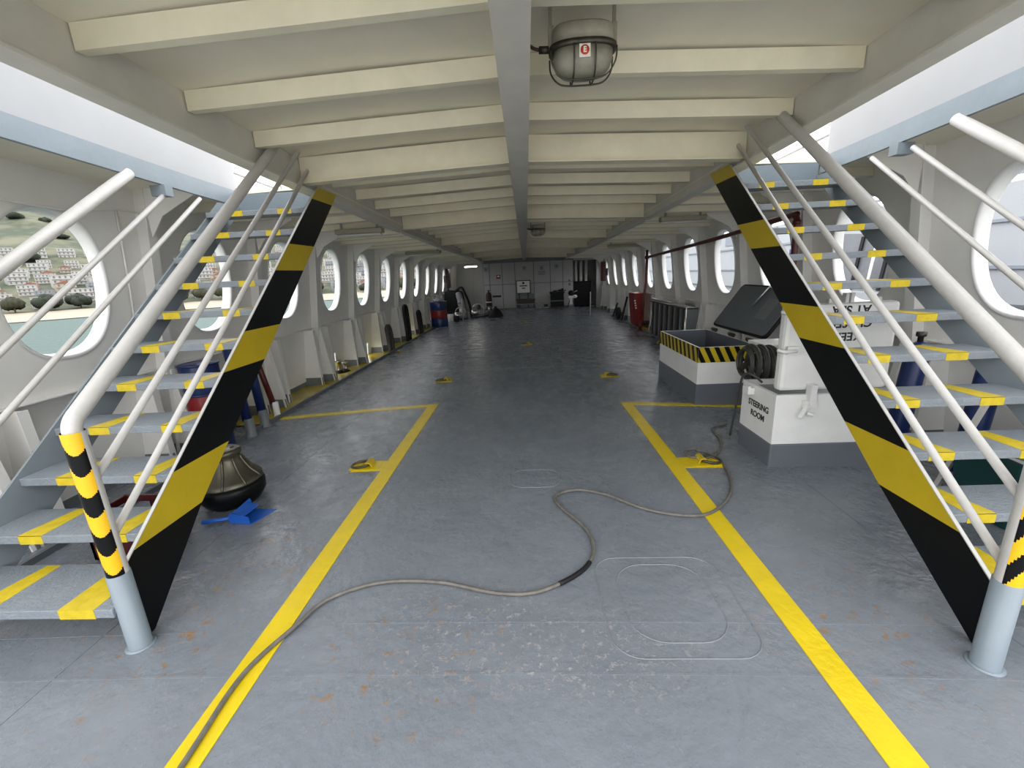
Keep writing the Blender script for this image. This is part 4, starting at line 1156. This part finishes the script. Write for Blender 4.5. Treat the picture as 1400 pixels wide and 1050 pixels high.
# ------------------------------------------------------------------ lamps and cables on the deckhead
def bulkhead_lamp(x, y, zc, sc, label, sticker):
    t = empty('bulkhead_lamp', (x, y, zc), label, 'lamp', 'caged deckhead lamps')
    W, D = .155 * sc, .10 * sc
    def ell(k, z, n=28): return [(x + W * k * sup(2 * PI * i / n, 2.6)[0], y + D * k * sup(2 * PI * i / n, 2.6)[1], zc + z * sc) for i in range(n)]
    def loft(name, secs, m):
        mb = MB(); vs = []; n = 28; fs = []
        for (k, z) in secs: vs += ell(k, z)
        for j in range(len(secs) - 1):
            for i in range(n): fs.append((j * n + i, j * n + (i + 1) % n, (j + 1) * n + (i + 1) % n, (j + 1) * n + i))
        fs.append(tuple(range(n))); fs.append(tuple((len(secs) - 1) * n + i for i in range(n)))
        mb.raw(vs, fs, m, True); return mb.build(name, t)
    loft('housing', [(.90, .085), (.95, .075), (.97, .01)], M['lampbody'])
    loft('rim', [(1.0, .012), (1.05, .008), (1.05, -.010), (.98, -.014)], M['dsteel'])
    g = loft('globe', [(.93, -.012), (.92, -.05), (.84, -.085), (.66, -.108), (.40, -.120)], M['lampglass'])
    for dy in (-.55, .55):                    # lengthwise guard wires
        mb = MB(); mb.tube(spline([(x - W, y + D * dy, zc - .012 * sc), (x - W * .97, y + D * dy, zc - .07 * sc), (x - W * .75, y + D * dy * .8, zc - .118 * sc), (x - W * .4, y + D * dy * .7, zc - .134 * sc), (x + W * .4, y + D * dy * .7, zc - .134 * sc), (x + W * .75, y + D * dy * .8, zc - .118 * sc), (x + W * .97, y + D * dy, zc - .07 * sc), (x + W, y + D * dy, zc - .012 * sc)], 5), .0042 * sc, M['dsteel'], 6); mb.build('guard_wire', t)
    for dx in (-.32, .32):
        mb = MB(); mb.tube(spline([(x + W * dx, y - D * 1.02, zc - .012 * sc), (x + W * dx, y - D * .99, zc - .075 * sc), (x + W * dx, y - D * .6, zc - .128 * sc), (x + W * dx, y + D * .6, zc - .128 * sc), (x + W * dx, y + D * .99, zc - .075 * sc), (x + W * dx, y + D * 1.02, zc - .012 * sc)], 5), .0042 * sc, M['dsteel'], 6); mb.build('guard_wire', t)
    for sx in (-1, 1):
        mb = MB(); mb.box((x + sx * W * .97 - .012, y - .02, zc + .0), (x + sx * W * .97 + .012, y + .02, zc + .10 * sc), M['lampbody']); mb.box((x + sx * W * .98 - .008, y - .006, zc + .09 * sc), (x + sx * W * .98 + .008, y + .006, cz(y) + PL + cc(x)), M['lampbody']); mb.build('mounting_lug', t)
    mb = MB(); mb.tube([(x - W * 1.0, y, zc + .01), (x - W * 1.35, y, zc + .012)], .016 * sc, M['dsteel'], 10); mb.build('cable_gland', t)
    mb = MB(); mb.tube(spline([(x - W * 1.3, y, zc + .012), (x - W * 1.5, y, zc + .02), (x - W * 1.75, y + .01, zc + .05), (.06, y + .01, zc + .05)], 5), .008, M['brown'], 8); mb.build('lead', t)
    if sticker:
        s0 = bx('sticker', g, (x - .026, y - D * .97, zc - .068), (x + .026, y - D * .92, zc - .010), M['whitelab'])
        mb = MB(); mb.lathe((x, y - D * .97, zc - .039), [(.0205, -.0015), (.0205, .0)], M['lredlab'], 20, axis='y'); mb.build('red_disc', g)
        lettering('lettering', 'E', .032, M['whitelab'], frame_mat((x, y - D * .97 - .002, zc - .039), (1, 0, 0), (0, 0, 1)), g, bold=.0012)
bulkhead_lamp(.335, 2.42, 2.625, 1.0, 'caged lamp with red E sticker above the near deck', True)
bulkhead_lamp(.30, 8.9, 2.40, .9, 'caged lamp further along the deckhead', False)
for (x0, x1, y, lab) in ((-2.72, -1.98 - .05, 6.55, 'unlit strip light nearest on the left deckhead'), (-3.0, -2.1, 11.3, 'unlit strip light further along the left deckhead'), (2.1, 2.78, 7.0, 'unlit strip light nearest on the right deckhead'), (2.3, 3.2, 12.3, 'unlit strip light further along the right deckhead')):
    z = cz(y) + cc(2.5) - .01
    t = empty('strip_light', ((x0 + x1) / 2, y, z - .07), lab, 'light', 'unlit strip lights')
    bx('housing', t, (x0, y - .07, z - .045), (x1, y + .07, z + .02), M['lampbody'], .006)
    mb = MB(); mb.tube([(x0 + .03, y - .03, z - .062), (x1 - .03, y - .03, z - .062)], .018, M['tubeoff'], 10); mb.build('tube', t)
    mb = MB(); mb.tube([(x0 + .03, y + .03, z - .062), (x1 - .03, y + .03, z - .062)], .018, M['tubeoff'], 10); mb.build('tube', t)
    for xx in (x0 + .08, x1 - .08):
        bx('hanger', t, (xx - .015, y - .01, z + .02), (xx + .015, y + .01, z + .11), M['lampbody'])
for k, (x, dz, r, y0, y1, m, lab) in enumerate(((.046, .18, .015, YC, 2.25, 'dark', 'thick black cable bundled along the centre girder'), (.092, .23, .011, YC, 2.1, 'skirt', 'grey cable bundled along the centre girder'), (.045, .145, .007, YC, 20.4, 'dark', 'thin black cable running the length of the centre girder'), (.040, .10, .005, YC, 9.0, 'brown', 'thin brown cable along the lower edge of the centre girder'))):
    P = []
    n = int((y1 - y0) / .16)
    for i in range(n + 1):
        y = y0 + (y1 - y0) * i / n
        P.append((x + .006 * math.sin(i * 1.7 + k), y, cz(y) + dz - (.01 if k > 1 else 0) + .010 * math.sin(i * 1.1 + 2 * k)))
    mb = MB(); mb.tube(P, r, M[m], 7); mb.build('deckhead_cable', label=lab, cat='cable', group='cables along the centre girder')

# ------------------------------------------------------------------ upper deck railings seen through the stairwells
for s in (-1, 1):
    t = empty('upper_railing', (s * 2.9, 7.5, cz(7.5) + .14), 'thin white upper deck railing seen through the ' + ('left' if s < 0 else 'right') + ' stairwell opening', 'railing', 'upper deck railings')
    for h in (.35, .68, 1.02):
        mb = MB(); mb.tube([(s * 3.3, 4.75, cz(4.75) + .14 + h), (s * 3.3, 12.5, cz(12.5) + .14 + h)], .014, M['cloth'], 8); mb.build('rail', t)
    for k in range(6):
        y = 4.8 + 1.5 * k; mb = MB(); mb.tube([(s * 3.3, y, cz(y) + .10), (s * 3.3, y, cz(y) + 1.17)], .014, M['cloth'], 8); mb.build('post', t)

# ------------------------------------------------------------------ harbour outside
SEA = -5.6
mb = MB(); mb.raw([(-1600, -900, SEA), (1600, -900, SEA), (1600, 1800, SEA), (-1600, 1800, SEA)], [(0, 1, 2, 3)], M['sea'])
mb.build('sea', kind='structure')
def pol(r, deg): a = math.radians(deg); return (-r * math.sin(a), r * math.cos(a))
def hz(r, deg):
    if r < 215: return SEA + .2 + max(0, r - 184) * .075
    base = SEA + 2.5 + (r - 215) * .165
    k = 1 + .22 * math.sin(math.radians(deg) * 7 + 1) + .10 * math.sin(math.radians(deg) * 17)
    return base * 1.0 if r < 300 else (SEA + 2.5 + 85 * .165) + (r - 300) * .21 * k
def sheet(name, rs, m, kind='structure', noise=0.0):
    ds = [-2 + 2.5 * i for i in range(42)]
    mb = MB(); vs = []
    for r in rs:
        for d in ds:
            x, y = pol(r * (1 + .01 * math.sin(d * .35)), d); vs.append((x, y, hz(r, d) + random.uniform(-noise, noise) * (r > 300)))
    n = len(ds)
    mb.raw(vs, [(j * n + i, j * n + i + 1, (j + 1) * n + i + 1, (j + 1) * n + i) for j in range(len(rs) - 1) for i in range(n - 1)], m, True)
    return mb.build(name, kind=kind)
sheet('beach', [183, 190, 200, 208], M['sand'])
sheet('hillside', [208, 215, 240, 270, 300, 330, 370, 410, 450, 500, 560, 620, 680], M['hill'], noise=2.0)

def proto_house(w, d, h, wall, roof, floors):
    """one house round the origin: walls, roof, a row of windows on each floor (front = -Y)"""
    t = bpy.data.objects.new('town_house', None); col.objects.link(t)
    mb = MB(); mb.box((-w / 2, -d / 2, -4), (w / 2, d / 2, h), M[wall]); mb.build('walls', t)
    mb = MB()
    if roof == 'roof':
        mb.prism([(-w / 2 - .3, -d / 2 - .3, h), (w / 2 + .3, -d / 2 - .3, h), (0, 0 - d / 2 - .3, h + w * .22)], (0, d + .6, 0), M['roof'])
    else:
        mb.box((-w / 2 - .2, -d / 2 - .2, h), (w / 2 + .2, d / 2 + .2, h + .4), M[wall])
    mb.build('roof', t)
    n = max(3, int(w / 2.4)); wb = MB()
    for fl_ in range(floors):
        z = (fl_ + .35) * h / floors
        for k in range(n):
            x = -w / 2 + w * (k + .5) / n
            wb.box((x - .5, -d / 2 - .06, z), (x + .5, -d / 2, z + 1.5), M['win'])
        mb = MB(); mb.box((-w / 2, -d / 2 - .8, z - .7), (w / 2, -d / 2, z - .45), M[wall]); mb.build('balcony', t)
    tag(wb.build('windows', t), kind='stuff')
    return t
def clone(t, loc, rz, sc, label, cat, group):
    r = t.copy(); col.objects.link(r); r.location = loc; r.rotation_euler = (0, 0, rz); r.scale = (sc, sc, sc)
    tag(r, label, cat, group)
    for ch in t.children:
        c = ch.copy(); col.objects.link(c); c.parent = r
    return r
kinds = [(proto_house(11, 8, 8.5, 'hwhite', 'flat', 3), 'white flat-roofed'), (proto_house(9, 8, 6.0, 'hcream', 'roof', 2), 'cream tile-roofed'), (proto_house(15, 9, 8.5, 'hwhite', 'flat', 3), 'long white'),
         (proto_house(8, 7, 6.0, 'hpink', 'roof', 2), 'pink tile-roofed'), (proto_house(10, 8, 8.6, 'hgrey', 'flat', 3), 'grey flat-roofed'), (proto_house(8, 7, 10, 'hteal', 'flat', 3), 'teal-netted')]
used = set(); cnt = 0; spots = []
ORD = ('nearest', 'second', 'third', 'fourth', 'fifth', 'sixth', 'seventh', 'eighth', 'ninth', 'tenth', 'eleventh', 'twelfth')
def free(x, y, r):
    if any((x - a) ** 2 + (y - b) ** 2 < (r + c) ** 2 for a, b, c in spots): return False
    spots.append((x, y, r)); return True
def through(deg):
    k = min(range(len(PORT)), key=lambda i: abs(math.degrees(math.atan2(3.6, PORT[i])) - deg))
    return 'seen through the ' + ORD[k] + ' left porthole'
for row, r in enumerate((220, 230, 241, 253, 266, 280, 296, 314, 336, 360, 388)):
    d = 7 + random.uniform(0, 3)
    while d < 64:
        k = random.choices(range(5), (5, 2, 4, 2, 2))[0]
        if row == 1 and 42 < d < 45: k = 5
        if row > 8 and d > 36 and random.random() < .45:
            d += 5; continue
        rr = r + random.uniform(-5, 5); x, y = pol(rr, d)
        sc_ = random.uniform(.42, .62); rad = (6.2, 5.4, 8, 4.8, 5.6, 5)[k] * sc_ * 1.12
        if not free(x, y, rad):
            d += .5; continue
        where = 'in the ' + ('first', 'second', 'third', 'fourth', 'fifth', 'sixth', 'seventh', 'eighth', 'ninth', 'tenth', 'top')[row] + ' row above the beach'
        lab = kinds[k][1] + ' house ' + where + ', ' + through(d)
        args = ((x, y, hz(rr, d)), math.radians(d) + random.uniform(-.25, .25), sc_)
        if k not in used:
            used.add(k); o = kinds[k][0]; o.location = args[0]; o.rotation_euler = (0, 0, args[1]); o.scale = (args[2],) * 3
            tag(o, lab, 'house', 'houses of the town on the hillside')
        else:
            clone(kinds[k][0], *args, lab, 'house', 'houses of the town on the hillside')
        cnt += 1
        d += random.uniform(1.9, 2.9) * 240 / r
if 5 not in used:
    o = kinds[5][0]; x, y = pol(240, 46); o.location = (x, y, hz(240, 46)); o.rotation_euler = (0, 0, math.radians(46)); tag(o, 'teal-netted building behind the beach trees', 'house')

def proto_tree(m, h, w, low=0.0):
    t = bpy.data.objects.new('shore_tree', None); col.objects.link(t)
    mb = MB(); mb.tube([(0, 0, -1), (.1, 0, h * .4), (0, .1, h * .7)], [.28, .22, .14], M['trunk'], 7); mb.build('trunk', t)
    mb = MB()
    for k in range(6):
        a = 2 * PI * k / 6; mb.ball((w * .38 * math.cos(a), w * .38 * math.sin(a), h * (.62 - low) + random.uniform(-.4, .4)), (w * .36, w * .36, h * .28), M[m], 9, 6, jit=.16)
    mb.ball((0, 0, h * (.78 - low)), (w * .4, w * .4, h * .28), M[m], 9, 6, jit=.16)
    mb.build('crown', t)
    return t
trees = [(proto_tree('tree', 5.2, 4.6, .14), 'dark green bushy tree'), (proto_tree('palm', 5.6, 4.2, .10), 'olive green palm-like tree'), (proto_tree('tree', 4.5, 6.5, .38), 'low spreading dark shrub')]
tu = set()
def plant(k, r, d, sc, where):
    x, y = pol(r, d); lab = trees[k][1] + ' ' + where + ', ' + through(d)
    if not free(x, y, (3.6, 3.3, 5.2)[k] * sc): return
    if k not in tu:
        tu.add(k); o = trees[k][0]; o.location = (x, y, hz(r, d)); o.scale = (sc,) * 3; tag(o, lab, 'tree', 'trees ashore')
    else:
        clone(trees[k][0], (x, y, hz(r, d)), random.uniform(0, 6), sc, lab, 'tree', 'trees ashore')
d = 6
while d < 66:
    plant(random.choice((0, 1, 1)), 209 + random.uniform(-2, 4), d, random.uniform(.8, 1.2), 'along the beach')
    d += random.uniform(.6, 1.3)
for k in range(90):
    r_ = random.uniform(300, 620)
    plant(2 if random.random() < .7 else 0, r_, random.uniform(12, 60), random.uniform(.9, 2.0), 'low on the hillside' if r_ < 390 else 'half way up the hillside' if r_ < 480 else 'high on the hillside' if r_ < 560 else 'near the hilltop')
mb = MB(); bxx, byy = -25.6, 21.6; mb.lathe((bxx, byy, SEA), [(.7, -.3), (.9, .3), (.7, .9), (.35, 1.3), (.1, 1.7), (0, 1.72)], M['buoy'], 16); mb.build('buoy', label='red mooring buoy on the water outside the nearest left porthole', cat='buoy')

# the white ship moored alongside to starboard
SX = 9.0
t = empty('moored_ship', (SX + 3, 25, SEA), 'white ship moored alongside outside the right portholes', 'ship')
mb = MB(); mb.prism([(SX, -3, SEA - 1), (SX, 55, SEA - 1), (SX + 7, 62, SEA - 1), (SX + 7, -3, SEA - 1)], (0, 0, 9.4), M['ship']); mb.build('hull', t)
for z in (.55, 1.25, 2.1, 2.9):
    bx('rubbing_strake', t, (SX - .05, -2.5, z), (SX, 54, z + .06), M['shipl'] if z > 1 else M['ramp'])
for k in range(14):
    bx('window', t, (SX - .03, 7 + 3.1 * k, 2.3), (SX, 7.9 + 3.1 * k, 2.75), M['shipl'])
lettering('lettering', 'LMC', .55, M['shiptx'], frame_mat((SX - .01, 15.2, 1.72), (0, -1, 0), (0, 0, 1)), t, bold=.01)
for (ya, yb) in ((8.0, 11.0), (17.0, 21.0), (11, 13.2)):
    mb = MB(); mb.tube([(SX - 2.0, ya, .4), (SX - .05, yb, 3.6)], .018, M['shipl'], 6); mb.build('mooring_line', t)
t = empty('gangway_ramp', (6.6, 9.2, SEA), 'grey ramp panel with dark struts outside a right porthole', 'ramp')
mb = MB(); mb.hexa([(6.7, 8.1, .95), (6.8, 8.1, .95), (6.8, 10.2, .95), (6.7, 10.2, .95), (6.9, 8.1, 1.95), (7.0, 8.1, 1.95), (7.0, 10.2, 2.1), (6.9, 10.2, 2.1)], M['ramp']); mb.build('panel', t)
for y in (8.5, 9.2, 9.9):
    mb = MB(); mb.bar((6.68, y, .95), (6.86, y + .1, 1.98), .05, .05, M['dark']); mb.build('strut', t)
bx('ledge', t, (6.5, 7.9, .75), (7.0, 10.4, .93), M['ship']); bx('pillar', t, (6.8, 9.0, SEA - .5), (7.0, 9.4, .75), M['ramp'])
mb = MB(); mb.tube([(6.6, 8.7, .93), (6.75, 8.8, 1.75)], .025, M['whitelab'], 8); mb.build('white_bar', t)
# unseen pale slab astern, added to bounce light to the deckhead; stern ramp
mb = MB(); mb.box((-60, -90, SEA - 2), (60, -2.9, -.42), mat('bounce_concrete', (0.56, 0.54, 0.50), 0.85, var=0.12, vscale=0.4)); mb.build('bounce_quay', kind='structure')
mb = MB(); mb.hexa([(-3.3, -3.3, -.42), (3.3, -3.3, -.42), (3.3, Y0, -.20), (-3.3, Y0, -.20), (-3.3, -3.3, -.36), (3.3, -3.3, -.36), (3.3, Y0, -.10), (-3.3, Y0, -.10)], M['blue']); mb.build('stern_ramp', kind='structure')
# conduit and cable on the left hull side, behind the stair
mb = MB(); mb.tube([(-3.50, 3.86, 2.28), (-3.56, 3.86, 1.6), (-3.64, 3.86, .95)], .009, M['hull'], 8); mb.build('conduit', wall_left)
mb = MB(); mb.tube(spline([(-3.46, 2.6, 2.30), (-3.46, 2.9, 2.24), (-3.46, 3.4, 2.22), (-3.47, 3.86, 2.28), (-3.47, 4.4, 2.26)], 6), .007, M['hull'], 8); mb.build('cable_run', wall_left)
